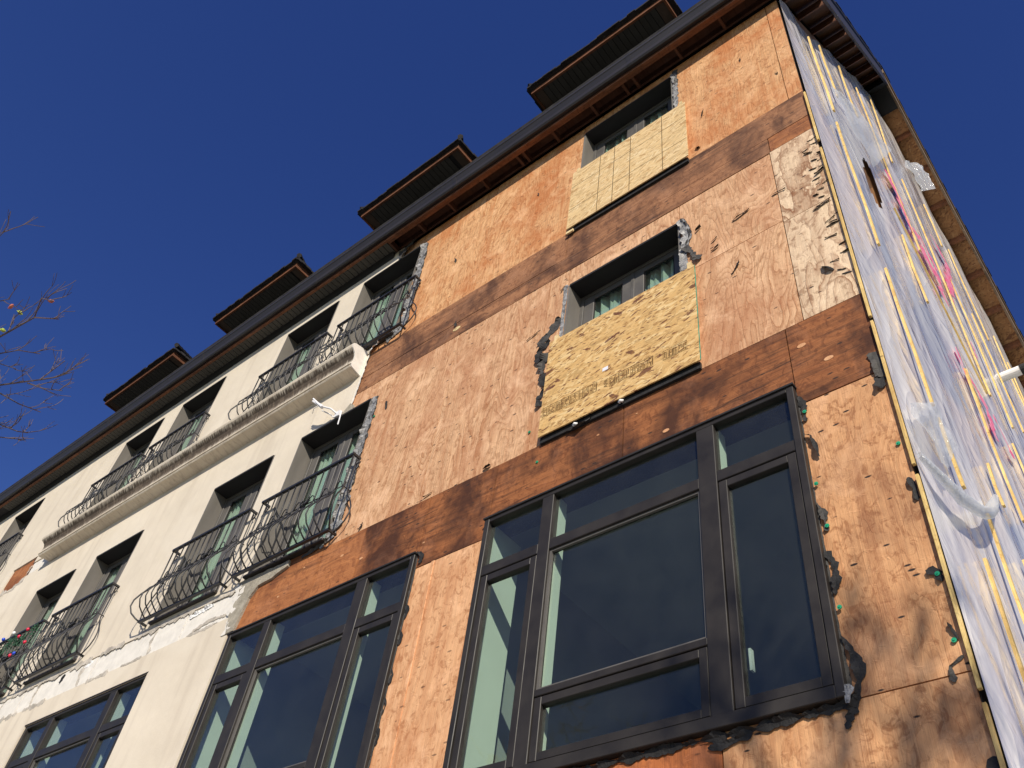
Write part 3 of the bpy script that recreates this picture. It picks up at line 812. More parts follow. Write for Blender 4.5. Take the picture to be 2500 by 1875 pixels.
# ---------------------------------------------------------------- balconette railings
def rail_profile(k=1.0):
    """(out, z) from top to bottom; out is measured from the wall"""
    return [(0.10, 1.07), (0.10, 0.78), (0.10, 0.64), (0.115, 0.56), (0.16, 0.47), (0.225, 0.38), (0.27, 0.28), (0.275, 0.19), (0.235, 0.10), (0.165, 0.04), (0.105, 0.0)]
HW = 0.79
def mk_mesh(b, name, mat, smooth=False, bev=0.0):
    me = b.mesh(name, (0, 0, 0), bev, smooth)
    me.materials.append(M[mat])
    return me
rp = rail_profile()
rb = MB()
rb.box(-HW - 0.012, HW + 0.012, -0.118, -0.082, 1.055, 1.085)
rb.box(-HW - 0.012, -HW + 0.012, -0.083, 0.0, 1.056, 1.084).box(HW - 0.012, HW + 0.012, -0.083, 0.0, 1.056, 1.084)
ME_RAIL = mk_mesh(rb, 'railing', 'iron')
rb = MB()
rb.box(-HW - 0.01, HW + 0.01, -0.12, -0.085, -0.014, 0.014)
rb.box(-HW - 0.01, -HW + 0.01, -0.086, 0.0, -0.013, 0.013).box(HW - 0.01, HW + 0.01, -0.086, 0.0, -0.013, 0.013)
ME_BOT = mk_mesh(rb, 'bottom_rail', 'iron')
ME_BAL = mk_mesh(MB().tube([(0, -o, z) for o, z in rp], 0.0085, 6), 'baluster', 'iron', True)
def corner_pts(s):
    return [(s * (HW + max(0, o - 0.10) * 0.75), -0.10 - (o - 0.10) * 0.8, z) for o, z in rp]
ME_COR = {s: mk_mesh(MB().tube(corner_pts(s), 0.010, 6), 'corner_baluster', 'iron', True) for s in (-1, 1)}
ME_SIDE = {s: mk_mesh(MB().tube([(s * (HW + (o - 0.10) * 1.0), -0.045, z) for o, z in rp], 0.0085, 6), 'side_baluster', 'iron', True) for s in (-1, 1)}
# waist bar with scrolls
sb = MB()
sb.tube([(-HW, -0.107, 0.60), (HW, -0.107, 0.60)], 0.007, 5)
for s in (-1, 1):
    sb.tube([(s * HW, -0.10, 0.60), (s * (HW + 0.0), -0.005, 0.60)], 0.007, 5)
r7 = random.Random(3)
nx = 14
for i in range(nx):
    xa = -HW + (i + 0.5) * 2 * HW / nx
    w = HW / nx * 0.95
    if i % 2:
        sb.tube([(xa - w, -0.118, 0.60), (xa - w * 0.6, -0.124, 0.655), (xa, -0.126, 0.675), (xa + w * 0.6, -0.124, 0.655), (xa + w, -0.118, 0.60)], 0.006, 5)
    else:
        sb.tube([(xa - w, -0.118, 0.60), (xa - w * 0.5, -0.126, 0.545), (xa + w * 0.3, -0.132, 0.535), (xa + w, -0.120, 0.60)], 0.006, 5)
ME_SCR = mk_mesh(sb, 'scroll_band', 'iron', True)
lb = MB()
for i in range(16):
    t = r7.uniform(0, 2 * PI)
    l = r7.uniform(0.04, 0.075)
    c = Vector((0.18 + r7.uniform(-0.06, 0.06), -0.13, 0.60 + r7.uniform(-0.03, 0.03)))
    d = Vector((math.cos(t), r7.uniform(-0.5, 0.1), math.sin(t)))
    n = Vector((-math.sin(t), 0.3, math.cos(t)))
    tip = c + d * l
    lb.tube([c, c + d * l * 0.5 - Vector((0, 0.006, 0)), tip], 0.011, 5, 0.002)
ME_ROS = mk_mesh(lb, 'rosette', 'iron', True)
def wall_scroll(s):
    pts = [(s * (HW + 0.01 + 0.03 * math.sin(t)), -0.03, 1.0 + 0.035 * math.cos(t)) for t in [k * 0.6 for k in range(11)]]
    return mk_mesh(MB().tube(pts, 0.006, 5), 'wall_scroll', 'iron', True)
ME_WSC = {s: wall_scroll(s) for s in (-1, 1)}
RAILS = {'4M': (-6.325, 10.50), '4a': (-8.14, 10.50), '4b': (-11.13, 10.50), '4c': (-12.96, 10.49), '4d': (-17.2, 10.49),
         '3M': (-6.385, 7.145), '3a': (-8.205, 7.145), '3b': (-11.2, 7.145), '3c': (-13.03, 7.145)}
NB = 13
for kk, (xc, zb) in RAILS.items():
    o = (xc, -0.021, zb)
    rl = place('railing', ME_RAIL, o, bld)
    rl['label'] = 'black wrought iron railing with bellied balusters'
    for i in range(1, NB):
        place('baluster', ME_BAL, (xc - HW + i * 2 * HW / NB, o[1], zb), rl)
    for s in (-1, 1):
        place('corner_baluster', ME_COR[s], o, rl)
        place('side_baluster', ME_SIDE[s], o, rl)
        place('wall_scroll', ME_WSC[s], o, rl)
    place('bottom_rail', ME_BOT, o, rl)
    place('scroll_band', ME_SCR, o, rl)
    place('rosette', ME_ROS, o, rl)

# ---------------------------------------------------------------- cornice moulding
prof = [(0.0, 10.47), (-0.12, 10.465), (-0.225, 10.445), (-0.255, 10.42), (-0.262, 10.385), (-0.252, 10.35), (-0.225, 10.32), (-0.195, 10.285), (-0.178, 10.24), (-0.172, 10.19), (-0.176, 10.14), (-0.190, 10.10), (-0.200, 10.085), (-0.200, 10.072), (-0.184, 10.068), (-0.184, 10.050), (-0.172, 10.035), (0.0, 10.0)]
prof = [(y - 0.021, z) for y, z in prof]
cb = MB()
n = len(prof)
NX = 60
for i in range(NX + 1):
    xx = -13.95 + (-6.24 + 13.95) * i / NX
    for (y, z) in prof:
        e = 0.0
        if i == 0:
            e = -0.6 * (y + 0.021)          # mitred left end
        if i == NX:
            e = rnd.uniform(-0.012, 0.012)
        cb.v.append((xx - (0 if i else e), y + (rnd.uniform(-0.0015, 0.0015) if y < -0.03 else 0), z))
for i in range(NX):
    for k in range(n):
        k2 = (k + 1) % n
        cb.f.append((i * n + k, i * n + k2, (i + 1) * n + k2, (i + 1) * n + k))
cb.f.append(tuple(range(n)))
cb.f.append(tuple(NX * n + k for k in reversed(range(n))))
cor = cb.build('cornice', 'stucco_dirty', bld, origin=(0, 0, 0))
# broken end shows white foam
ce = MB()
ce.prism([(y + 0.004, z + 0.001) for y, z in prof], 'X', -6.236, -6.215)
ce.build('broken_end', 'foam', cor)
torn('foam_scrap', [(-6.2, 10.42), (-6.14, 10.50), (-6.02, 10.55)], 'foam_white', bld, y=-0.03, width=0.07, seed=51, curl=0.06)

# ---------------------------------------------------------------- eaves
ZS = 13.02
fb = MB()
fas = MB().box(XL, 0.42, -0.298, -0.256, 12.985, 13.36).build('fascia', 'fascia_wood', bld, bev=0.004)
gp = [(-0.30, 13.05), (-0.352, 13.035), (-0.372, 13.06), (-0.380, 13.12), (-0.412, 13.19), (-0.425, 13.205), (-0.425, 13.245), (-0.418, 13.245), (-0.414, 13.215), (-0.36, 13.14), (-0.305, 13.14), (-0.302, 13.26), (-0.2995, 13.26)]
MB().prism(gp, 'X', XL, 0.425).build('gutter', 'gutter_metal', bld)
for k_ in range(7):
    xj = -1.9 - 3.05 * k_
    MB().prism([(y - 0.003 if y < -0.31 else y, z + (0.0 if z > 13.2 else -0.003)) for y, z in gp[:7]] + [(-0.30, 13.245)], 'X', xj, xj + 0.07).build('gutter_joint', 'gutter_metal', bld)
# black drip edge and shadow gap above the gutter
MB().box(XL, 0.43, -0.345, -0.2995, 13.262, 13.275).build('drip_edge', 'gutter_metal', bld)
# vented soffit boards over the stucco part
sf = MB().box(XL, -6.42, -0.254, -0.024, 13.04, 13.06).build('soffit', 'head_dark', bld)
bw = 0.099
xx = -6.425
sbm = mk_mesh(MB().box(-bw / 2 + 0.004, bw / 2 - 0.004, -0.112, 0.112, -0.007, 0.007), 'soffit_board', 'soffit_dark', bev=0.002)
while xx - bw > -18.5:
    place('soffit_board', sbm, (xx - bw / 2, -0.139, 13.030), sf)
    xx -= bw
# black strip standing in for the eave's shade between soffit and stucco
MB().prism([(-0.0225, 12.90), (-0.05, 12.96), (-0.08, 13.018), (-0.0225, 13.018)], 'X', XL, -6.45).build('eave_shade_strip', 'head_dark', bld)
# open eave over the plywood part: sub fascia, deck and lookouts
MB().box(-6.40, 0.40, -0.255, -0.215, 13.0, 13.15).build('sub_fascia', 'fascia_wood', bld)
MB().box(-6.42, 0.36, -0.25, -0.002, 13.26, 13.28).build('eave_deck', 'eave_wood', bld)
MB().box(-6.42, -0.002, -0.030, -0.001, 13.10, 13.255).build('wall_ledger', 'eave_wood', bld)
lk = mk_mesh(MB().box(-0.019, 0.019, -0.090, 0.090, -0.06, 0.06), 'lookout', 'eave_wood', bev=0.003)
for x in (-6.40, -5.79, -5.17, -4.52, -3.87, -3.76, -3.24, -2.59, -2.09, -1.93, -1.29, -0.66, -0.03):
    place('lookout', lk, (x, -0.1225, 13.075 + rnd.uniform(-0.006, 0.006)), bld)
# hanging felt at the end of the soffit
torn('felt_scrap', [(-6.30, 12.80), (-6.12, 12.88), (-5.98, 13.0)], 'felt_grey', bld, y=-0.035, width=0.22, seed=61, curl=0.05)

# ---------------------------------------------------------------- roof and gable
YP, ZP = 5.45, 20.95         # top of the ridge
F1, F2 = 1.277, 0.80         # front and rear pitch
def ztop(y): return ZP - F1 * (YP - y) if y < YP else ZP - F2 * (y - YP)
def zund(y): return (20.03 - F1 * (YP - y)) if y < YP else 20.03 - F2 * (y - YP)
YB = 14.0
rt = MB()
rt.prism([(-0.36, ztop(-0.36)), (YP, ZP), (YB + 0.4, ztop(YB + 0.4)), (YB + 0.4, ztop(YB + 0.4) - 0.30), (YP, ZP - 0.45), (-0.30, ztop(-0.30) - 0.28)], 'X', XL, 0.385)
rt.build('roof', 'roofing', bld)
# shingle edge along the rake, ragged courses
def course(y0, y1, name):
    b = MB()
    y = y0
    while y < y1:
        l = rnd.uniform(0.13, 0.19)
        a, c = y, min(y + l, y1)
        za, zc = ztop(a), ztop(c)
        o = rnd.uniform(0.0, 0.018)
        lift = rnd.uniform(0.0, 0.015)
        b.v += [(0.30, a, za + 0.002), (0.425 + o, a, za + 0.002), (0.425 + o, c, zc + 0.002), (0.30, c, zc + 0.002),
                (0.30, a, za + 0.035 + lift), (0.425 + o, a, za + 0.035 + lift), (0.425 + o, c, zc + 0.030), (0.30, c, zc + 0.030)]
        k = len(b.v) - 8
        b.f += [tuple(k + i for i in q) for q in ((0, 3, 2, 1), (4, 5, 6, 7), (0, 1, 5, 4), (1, 2, 6, 5), (2, 3, 7, 6), (3, 0, 4, 7))]
        y += l
    return b.build(name, 'shingle', bld, kind='stuff')
course(-0.40, YP, 'rake_shingles')
course(YP, YB + 0.4, 'rake_shingles')
# barge boards
def barge(name, y0, y1, z0a, z0b, z1a, z1b, xa, xb, mat):
    b = MB()
    b.v += [(xa, y0, z0a), (xb, y0, z0a), (xb, y1, z0b), (xa, y1, z0b), (xa, y0, z1a), (xb, y0, z1a), (xb, y1, z1b), (xa, y1, z1b)]
    b.f += [(0, 3, 2, 1), (4, 5, 6, 7), (0, 1, 5, 4), (1, 2, 6, 5), (2, 3, 7, 6), (3, 0, 4, 7)]
    return b.build(name, mat, bld)
ya = -0.25
barge('barge_board', ya, YP, zund(ya) + 0.30, 20.06, ztop(ya) - 0.10, ZP - 0.12, 0.362, 0.400, 'gutter_metal')
barge('rake_trim', ya, YP, ztop(ya) - 0.10, ZP - 0.12, ztop(ya) - 0.004, ZP - 0.004, 0.39, 0.424, 'gutter_metal')
barge('barge_board', YP, YB, 20.06, zund(YB) + 0.03, ZP - 0.30, ztop(YB) - 0.30, 0.362, 0.400, 'barge_wood')
barge('rake_trim', YP, YB, ZP - 0.30, ztop(YB) - 0.30, ZP - 0.05, ztop(YB) - 0.05, 0.386, 0.424, 'barge_wood')
# soffit deck of the rake and its lookouts
barge('rake_deck', -0.20, YP, zund(-0.20) + 0.30, 20.28, zund(-0.20) + 0.33, 20.31, 0.0, 0.362, 'eave_wood')
barge('rake_deck', YP, YB, 20.20, zund(YB) + 0.17, 20.23, zund(YB) + 0.20, 0.0, 0.362, 'osb_deck')
def rake_lookout(y):
    z = zund(y)
    b = MB()
    s = F1 if y < YP else -F2
    top = 0.24 if y < YP else 0.165
    hh = 0.02
    b.v += [(xq, y + dy, z + 0.03 + s * dy + dz) for xq in (0.001, 0.361) for dy in (-hh, hh) for dz in (0.0, top - 0.035)]
    k = 0
    b.f += [(0, 1, 3, 2), (4, 6, 7, 5), (0, 4, 5, 1), (2, 3, 7, 6), (0, 2, 6, 4), (1, 5, 7, 3)]
    return b.build('rake_lookout', 'fascia_wood', bld)
y = 0.25
while y < YP - 0.3:
    rake_lookout(y)
    y += 0.62
y = YP + 0.25
while y < YB:
    rake_lookout(y)
    y += 0.62
MB().prism([(YP - 0.32, zund(YP - 0.32) + 0.02), (YP, 20.05), (YP + 0.4, zund(YP + 0.4) + 0.02), (YP + 0.4, 20.12), (YP, 20.18), (YP - 0.32, 20.05)], 'X', 0.0, 0.361).build('ridge_block', 'head_dark', bld)
# side wall under the plastic and the plain rear and end walls
sw = MB()
sw.prism([(0.242, 0.0), (0.242, zund(0.242) + 0.10), (YP, 20.12), (YB, zund(YB) + 0.08), (YB, 0.0)], 'X', -0.2, -0.001)
sw.build('side_wall', 'osb_deck', bld)
B('rear_wall', XL, -0.2, YB - 0.2, YB, 0.0, 13.1, 'stucco', bld)
B('end_wall', XL, XL + 0.2, 0.24, YB - 0.2, 0.0, 12.9, 'stucco', bld)

# ---------------------------------------------------------------- dormers
def dormer(x0, x1, zb):
    """eave of a hipped dormer; x0..x1 is the fascia, zb its lower edge"""
    yf = 0.0
    b = MB()
    b.box(x0 + 0.22, x1 - 0.22, 0.42, 2.2, 13.4, zb + 0.06)
    d = b.build('dormer', 'soffit_dark', bld)
    d['label'] = 'dark dormer with wood fascia and ragged shingle roof above the gutter'
    fasc = MB()
    fasc.box(x0, x1, yf, yf + 0.035, zb, zb + 0.12)
    fasc.box(x0, x0 + 0.035, yf + 0.036, 2.1, zb + 0.001, zb + 0.12).box(x1 - 0.035, x1, yf + 0.036, 2.1, zb + 0.001, zb + 0.12)
    fasc.build('fascia', 'fascia_wood', d)
    # soffit frame and boards
    MB().box(x0 + 0.036, x0 + 0.19, yf + 0.036, 2.0, zb + 0.030, zb + 0.045).build('soffit_panel', 'soffit_frame', d)
    MB().box(x1 - 0.19, x1 - 0.036, yf + 0.036, 2.0, zb + 0.030, zb + 0.045).build('soffit_panel', 'soffit_frame', d)
    xb = x0 + 0.195
    while xb + bw < x1 - 0.19:
        place('soffit_board', DSB, (xb + bw / 2, 0.245, zb + 0.035), d)
        xb += bw
    MB().box(x0 + 0.19, x1 - 0.19, 0.03, 0.44, zb + 0.05, zb + 0.06).build('soffit_backing', 'head_dark', d)
    # hip roof body
    t0 = zb + 0.12
    o = 0.05
    hb = MB()
    xm0, xm1 = x0 + 1.0, x1 - 1.0
    P = [(x0 - o, yf - o, t0), (x1 + o, yf - o, t0), (x1 + o, 3.2, t0), (x0 - o, 3.2, t0)]
    Q = [(xm0, 1.1, t0 + 0.85), (xm1, 1.1, t0 + 0.85), (xm1, 3.2, t0 + 0.85), (xm0, 3.2, t0 + 0.85)]
    hb.v += P + Q
    hb.f += [(0, 3, 2, 1), (0, 1, 5, 4), (1, 2, 6, 5), (2, 3, 7, 6), (3, 0, 4, 7), (4, 5, 6, 7)]
    hb.build('hip_roof', 'roofing', d)
    # ragged shingle courses along the eave edges
    sh = MB()
    r = random.Random(int(-x0 * 31))
    for crs in range(4):
        q = crs * 0.11
        z = t0 + 0.005 + crs * 0.048
        xs = x0 - o + q * 0.9
        while xs < x1 + o - q * 0.9:
            w = r.uniform(0.10, 0.16)
            jz, jy = r.uniform(0, 0.018), r.uniform(0, 0.02)
            sh.box(xs, min(xs + w - 0.006, x1 + o), yf - o - 0.02 - jy + q * 0.55, yf + 0.2 + q, z, z + 0.036 + jz)
            xs += w
        for s in (0, 1):
            ys = yf - o + q * 0.6
            while ys < 1.4:
                w = r.uniform(0.10, 0.16)
                jz, jy = r.uniform(0, 0.018), r.uniform(0, 0.02)
                e = (x0 - o - 0.02 - jy + q * 0.8) if s == 0 else (x1 + o + 0.02 + jy - q * 0.8)
                f = (x0 + 0.2 + q) if s == 0 else (x1 - 0.2 - q)
                sh.box(min(e, f), max(e, f), ys, ys + w - 0.006, z + 0.002, z + 0.038 + jz)
                ys += w
    sh.build('shingles', 'shingle', d, kind='stuff')
    # hip caps
    for (a, c) in ((P[0], Q[0]), (P[1], Q[1])):
        va, vc = Vector(a), Vector(c)
        hp = MB()
        for k in range(9):
            p, qv = va.lerp(vc, k / 9), va.lerp(vc, (k + 1.25) / 9)
            hp.tube([p + Vector((0, 0, 0.15)), qv + Vector((0, 0, 0.13))], 0.055, 6)
        hp.build('hip_cap', 'shingle', d, kind='stuff')
    return d
DSB = mk_mesh(MB().box(-bw / 2 + 0.004, bw / 2 - 0.004, -0.205, 0.19, -0.006, 0.006), 'soffit_board', 'soffit_dark', bev=0.002)
for (p, q, z) in ((-4.11, -1.54, 15.74), (-8.19, -5.74, 15.73), (-12.62, -10.02, 15.65), (-16.82, -14.12, 15.62)):
    dormer(p, q, z)

# ---------------------------------------------------------------- torn building paper, flashing and fixings left on the wall
def fs(pts, mat='felt', **kw):
    if mat != 'foil':
        kw['width'] = kw['width'] * 0.72
        kw['th'] = 0.002
    return torn('felt_scrap', pts, mat, bld, **kw)
# right side of the big window
fs([(-0.60, 6.36), (-0.59, 6.2), (-0.595, 6.0), (-0.60, 5.7), (-0.595, 5.3), (-0.59, 4.9), (-0.595, 4.6), (-0.59, 4.35), (-0.58, 4.15), (-0.60, 4.0)], 'felt_grey', y=-0.004, width=0.045, jit=0.9, seed=201, curl=0.012, side='r')
fs([(-0.585, 6.30), (-0.56, 6.18), (-0.57, 6.05)], y=-0.008, width=0.06, seed=202, curl=0.03)
fs([(-0.585, 5.93), (-0.55, 5.90), (-0.53, 5.80), (-0.52, 5.70)], y=-0.012, width=0.035, seed=203, curl=0.05)
fs([(-0.59, 5.35), (-0.56, 5.25), (-0.56, 5.12)], 'felt_grey', y=-0.008, width=0.045, seed=204, curl=0.03)
fs([(-0.59, 4.98), (-0.55, 4.88), (-0.555, 4.78), (-0.58, 4.68)], y=-0.008, width=0.06, seed=205, curl=0.02)
fs([(-0.585, 4.42), (-0.54, 4.30), (-0.52, 4.20), (-0.555, 4.08), (-0.60, 3.98)], y=-0.008, width=0.055, seed=206, curl=0.03)
fs([(-0.585, 4.12), (-0.60, 4.02)], 'foil', y=-0.05, width=0.05, seed=207, curl=0.02)
fs([(-0.56, 4.04), (-0.72, 4.03), (-0.95, 4.03), (-1.2, 4.02), (-1.5, 4.03), (-1.9, 4.03), (-2.4, 4.03)], y=-0.010, width=0.05, jit=0.9, seed=208, curl=0.03)
fs([(-0.60, 4.0), (-0.64, 3.91)], y=-0.010, width=0.07, seed=209, curl=0.03)
fs([(-1.15, 4.01), (-1.34, 3.97), (-1.42, 3.98)], y=-0.012, width=0.05, seed=210, curl=0.03)
# corner
fs([(-0.05, 6.42), (-0.03, 6.3), (-0.03, 6.16)], 'felt_grey', y=-0.006, width=0.085, jit=0.25, seed=211, curl=0.03)
fs([(-0.035, 6.17), (-0.05, 6.06)], y=-0.006, width=0.10, jit=0.3, seed=212, curl=0.05)
fs([(-0.04, 5.30), (-0.02, 5.21), (-0.025, 5.12)], y=-0.004, width=0.03, seed=213, curl=0.03)
fs([(-0.075, 4.665), (-0.03, 4.63), (-0.02, 4.57)], y=-0.004, width=0.055, seed=214, curl=0.04)
fs([(-0.045, 4.33), (-0.02, 4.23)], y=-0.004, width=0.025, seed=215, curl=0.03)
fs([(-0.02, 4.14), (-0.09, 4.10), (-0.09, 4.02)], 'felt_grey', y=-0.004, width=0.03, seed=216, curl=0.03)
fs([(-0.05, 3.62), (0.01, 3.60)], y=-0.004, width=0.07, seed=217, curl=0.03)
# scraps over the middle storey
for i, (a, b2, w) in enumerate((((-0.91, 8.85), (-0.73, 8.90), 0.03), ((-1.28, 9.02), (-1.22, 9.05), 0.03), ((-1.13, 8.70), (-1.07, 8.735), 0.025), ((-1.14, 8.565), (-1.06, 8.59), 0.025), ((-0.97, 8.05), (-0.89, 8.20), 0.03),
                                ((-0.50, 8.92), (-0.37, 8.90), 0.03), ((-0.19, 8.35), (-0.03, 8.40), 0.045), ((-0.23, 7.57), (-0.15, 7.46), 0.05), ((-0.10, 8.86), (-0.01, 8.89), 0.03), ((-1.11, 11.22), (-1.08, 11.36), 0.03),
                                ((-1.22, 10.60), (-1.16, 10.56), 0.06), ((-0.57, 12.06), (-0.56, 11.98), 0.02), ((-0.22, 11.18), (-0.19, 11.12), 0.03), ((-5.46, 9.1), (-5.43, 8.95), 0.03), ((-4.9, 11.6), (-4.88, 11.5), 0.02),
                                ((-3.52, 11.95), (-3.5, 11.88), 0.02), ((-4.55, 9.98), (-4.53, 9.86), 0.03), ((-3.3, 8.75), (-3.16, 8.80), 0.02), ((-0.12, 8.1), (-0.03, 8.13), 0.025), ((-0.15, 7.9), (-0.05, 7.88), 0.02),
                                ((-0.11, 8.62), (-0.05, 8.60), 0.02), ((-4.35, 7.1), (-4.25, 7.12), 0.03), ((-5.25, 7.08), (-5.2, 7.15), 0.03), ((-3.6, 7.1), (-3.5, 7.1), 0.03))):
    fs([a, ((a[0] + b2[0]) / 2 + 0.008, (a[1] + b2[1]) / 2), b2], 'felt', y=-0.006, width=w, seed=300 + i, curl=0.035, step=0.02)
rs = random.Random(5)
for i in range(26):            # frayed ends along the pale corner sheet
    zz = rs.uniform(7.3, 9.5)
    xx = rs.uniform(-0.16, -0.03)
    fs([(xx, zz), (xx + rs.uniform(0.04, 0.08), zz + rs.uniform(-0.03, 0.015))], 'felt', y=-0.004, width=rs.uniform(0.008, 0.02), seed=400 + i, curl=0.02, step=0.015)
# left of the lower OSB sheet
fs([(-2.86, 8.82), (-2.95, 8.68), (-3.06, 8.60), (-3.12, 8.55)], 'felt_grey', y=-0.006, width=0.13, jit=0.4, seed=221, curl=0.04)
fs([(-2.96, 8.52), (-3.08, 8.44), (-3.09, 8.32), (-3.02, 8.26)], y=-0.010, width=0.10, seed=222, curl=0.06)
fs([(-2.95, 8.32), (-3.03, 8.22), (-3.02, 8.05)], 'felt_grey', y=-0.010, width=0.11, seed=223, curl=0.06)
fs([(-2.95, 8.06), (-3.00, 7.95), (-2.97, 7.85)], y=-0.008, width=0.08, seed=224, curl=0.03)
fs([(-2.93, 7.80), (-3.03, 7.69), (-2.98, 7.58)], y=-0.008, width=0.10, seed=225, curl=0.05)
# flashing tape round the middle and top windows
fs([(-1.445, 9.36), (-1.40, 9.2), (-1.38, 9.0), (-1.40, 8.85), (-1.42, 8.7), (-1.42, 8.45)], 'foil', y=-0.012, width=0.085, jit=0.5, seed=231, curl=0.03)
fs([(-1.43, 9.38), (-1.37, 9.24), (-1.335, 9.02), (-1.38, 8.86)], y=-0.006, width=0.035, seed=232, curl=0.03)
fs([(-1.41, 8.84), (-1.33, 8.70), (-1.26, 8.52)], 'felt_grey', y=-0.02, width=0.08, seed=233, curl=0.06)
fs([(-2.84, 9.37), (-2.835, 9.1), (-2.835, 8.8), (-2.83, 8.48)], 'foil', y=-0.008, width=0.04, jit=0.4, seed=234, curl=0.012)
fs([(-2.90, 9.30), (-2.86, 9.36)], y=-0.008, width=0.03, seed=235, curl=0.03)
fs([(-1.45, 12.84), (-1.42, 12.5), (-1.42, 12.2), (-1.42, 11.8)], 'foil', y=-0.010, width=0.06, jit=0.4, seed=236, curl=0.02)
fs([(-1.42, 12.92), (-1.40, 12.7), (-1.41, 12.45)], 'felt_grey', y=-0.006, width=0.05, seed=237, curl=0.02)
# silver bitumen strip down the right side of the two middle windows
for i, pts in enumerate((((-5.735, 9.33), (-5.70, 9.1), (-5.70, 8.8), (-5.695, 8.5), (-5.70, 8.2)), ((-5.71, 8.45), (-5.69, 8.3), (-5.70, 8.05)), ((-5.70, 8.2), (-5.66, 7.9), (-5.66, 7.55), (-5.65, 7.3), (-5.72, 7.16), (-5.85, 7.12)),
                         ((-5.745, 12.70), (-5.70, 12.45), (-5.68, 12.1), (-5.66, 11.7)), ((-5.68, 11.75), (-5.63, 11.5), (-5.66, 11.2), (-5.63, 10.9), (-5.62, 10.72), (-5.72, 10.58), (-5.9, 10.52)))):
    fs(list(pts), 'foil', y=-0.014, width=(0.10, 0.13, 0.12, 0.10, 0.12)[i], jit=0.55, seed=240 + i, curl=0.05)
    fs([(p[0] + 0.035, p[1]) for p in pts], 'felt_grey', y=-0.006, width=0.06, jit=0.8, seed=250 + i, curl=0.02)
fs([(-5.62, 7.25), (-5.72, 7.14), (-5.95, 7.07), (-6.1, 7.06)], 'felt_grey', y=-0.02, width=0.05, seed=260, curl=0.03)
# right side of the second picture window
fs([(-4.235, 6.38), (-4.225, 6.1), (-4.225, 5.7), (-4.23, 5.2), (-4.225, 4.7), (-4.23, 4.3)], 'felt_grey', y=-0.005, width=0.035, jit=1.0, seed=261, curl=0.012, side='r')
fs([(-4.22, 6.40), (-4.17, 6.34), (-4.18, 6.26)], y=-0.01, width=0.06, seed=262, curl=0.03)
for i, zz in enumerate((5.85, 5.6, 5.25, 5.0, 4.75)):
    fs([(-4.23, zz), (-4.20, zz - 0.06), (-4.215, zz - 0.14)], y=-0.007, width=0.035, seed=263 + i, curl=0.02)
fs([(-3.45, 6.24), (-3.42, 6.20)], y=-0.007, width=0.04, seed=270, curl=0.03)
# green cap nails
capm = mk_mesh(MB().tube([(0, 0.004, 0), (0, -0.003, 0)], 0.0135, 10).tube([(0, -0.003, 0), (0, -0.007, 0)], 0.005, 8), 'cap_nail', 'cap_green')
for (x, z) in ((-0.56, 6.13), (-0.04, 5.57), (-0.57, 5.49), (-0.55, 5.15), (-0.03, 4.62), (-0.04, 4.23), (-0.565, 4.59), (-0.05, 6.32), (-2.94, 6.86), (-5.62, 8.93), (-3.08, 7.3)):
    place('cap_nail', capm, (x, -0.010 if x > -0.5 or x < -2 else -0.02, z), bld)
# bright wood plugs and chips in the bands
for (x, z, l) in ((-5.40, 6.82, 0.05), (-5.07, 6.66, 0.05), (-6.30, 6.65, 0.04), (-1.65, 6.55, 0.06), (-6.0, 6.9, 0.03), (-2.3, 6.85, 0.03), (-1.92, 6.89, 0.02), (-4.5, 9.80, 0.12), (-4.2, 6.5, 0.03), (-0.5, 6.8, 0.07), (-0.33, 6.55, 0.07)):
    b = MB()
    n = 12
    b.prism([(x + l * 0.5 * math.cos(2 * PI * k / n), z + l * 0.28 * math.sin(2 * PI * k / n)) for k in range(n)], 'Y', -0.0068, -0.004)
    b.build('wood_plug', 'new_wood' if l > 0.1 else 'ply_low', bld)

# ---------------------------------------------------------------- white pipe out of the side wall
pp = MB().tube([(0.02, 6.9, 12.62), (0.33, 6.9, 12.62)], 0.075, 14)
vp = pp.build('vent_pipe', 'pvc', bld)
MB().tube([(0.3305, 6.9, 12.62), (0.43, 6.9, 12.62)], 0.082, 14).build('pipe_cap', 'head_dark', vp)

# ---------------------------------------------------------------- OSB sheets screwed over the lower halves of two windows
def osb_sheet(x0, x1, z0, z1, mat, y, label):
    o = B('osb_sheet', x0, x1, y, y + 0.012, z0, z1, mat)
    tag(o, label, 'board', 'sheets boarding up the two windows')
    for x in (x0 + 0.04, x1 - 0.08):
        B('nailing_block', x, x + 0.04, y + 0.0125, -0.006, z0 + 0.03, z1 + (0.09 if x < x0 + 0.1 else 0.10), 'new_wood', o)
    B('sill_gap_shade', x0 + 0.005, x1 - 0.02, y + 0.03, -0.004, z0 - 0.055, z0 + 0.02, 'felt', o)  # black strip standing in for the dark sill and the gap's shade
    return o
YO = -0.062
o2 = osb_sheet(-2.92, -1.29, 7.10, 8.41, 'osb_bright', YO, 'golden OSB sheet with dark red flakes and printed stamps below the lower curtained window')
o1 = osb_sheet(-2.89, -1.28, 10.44, 11.73, 'osb_pale', YO, 'pale OSB sheet with a printed line grid over the top storey window under the eave')
for x in (-2.47, -2.26, -2.03, -1.595):
    B('printed_line', x - 0.004, x + 0.004, YO - 0.0012, YO - 0.0004, 10.445, 11.725, 'ink_line', o1)
for z in (10.84, 11.36):
    B('printed_line', -2.885, -1.285, YO - 0.0011, YO - 0.0003, z - 0.003, z + 0.003, 'ink_line', o1)
B('offcut_block', -2.90, -2.80, -0.05, -0.03, 10.36, 10.40, 'new_wood', o1)
B('painted_edge', -1.2895, -1.287, YO - 0.0005, YO + 0.0115, 7.105, 8.405, 'edge_green', o2)
B('sticker', -2.25, -2.19, YO - 0.0014, YO - 0.0005, 7.555, 7.60, 'sticker', o2)
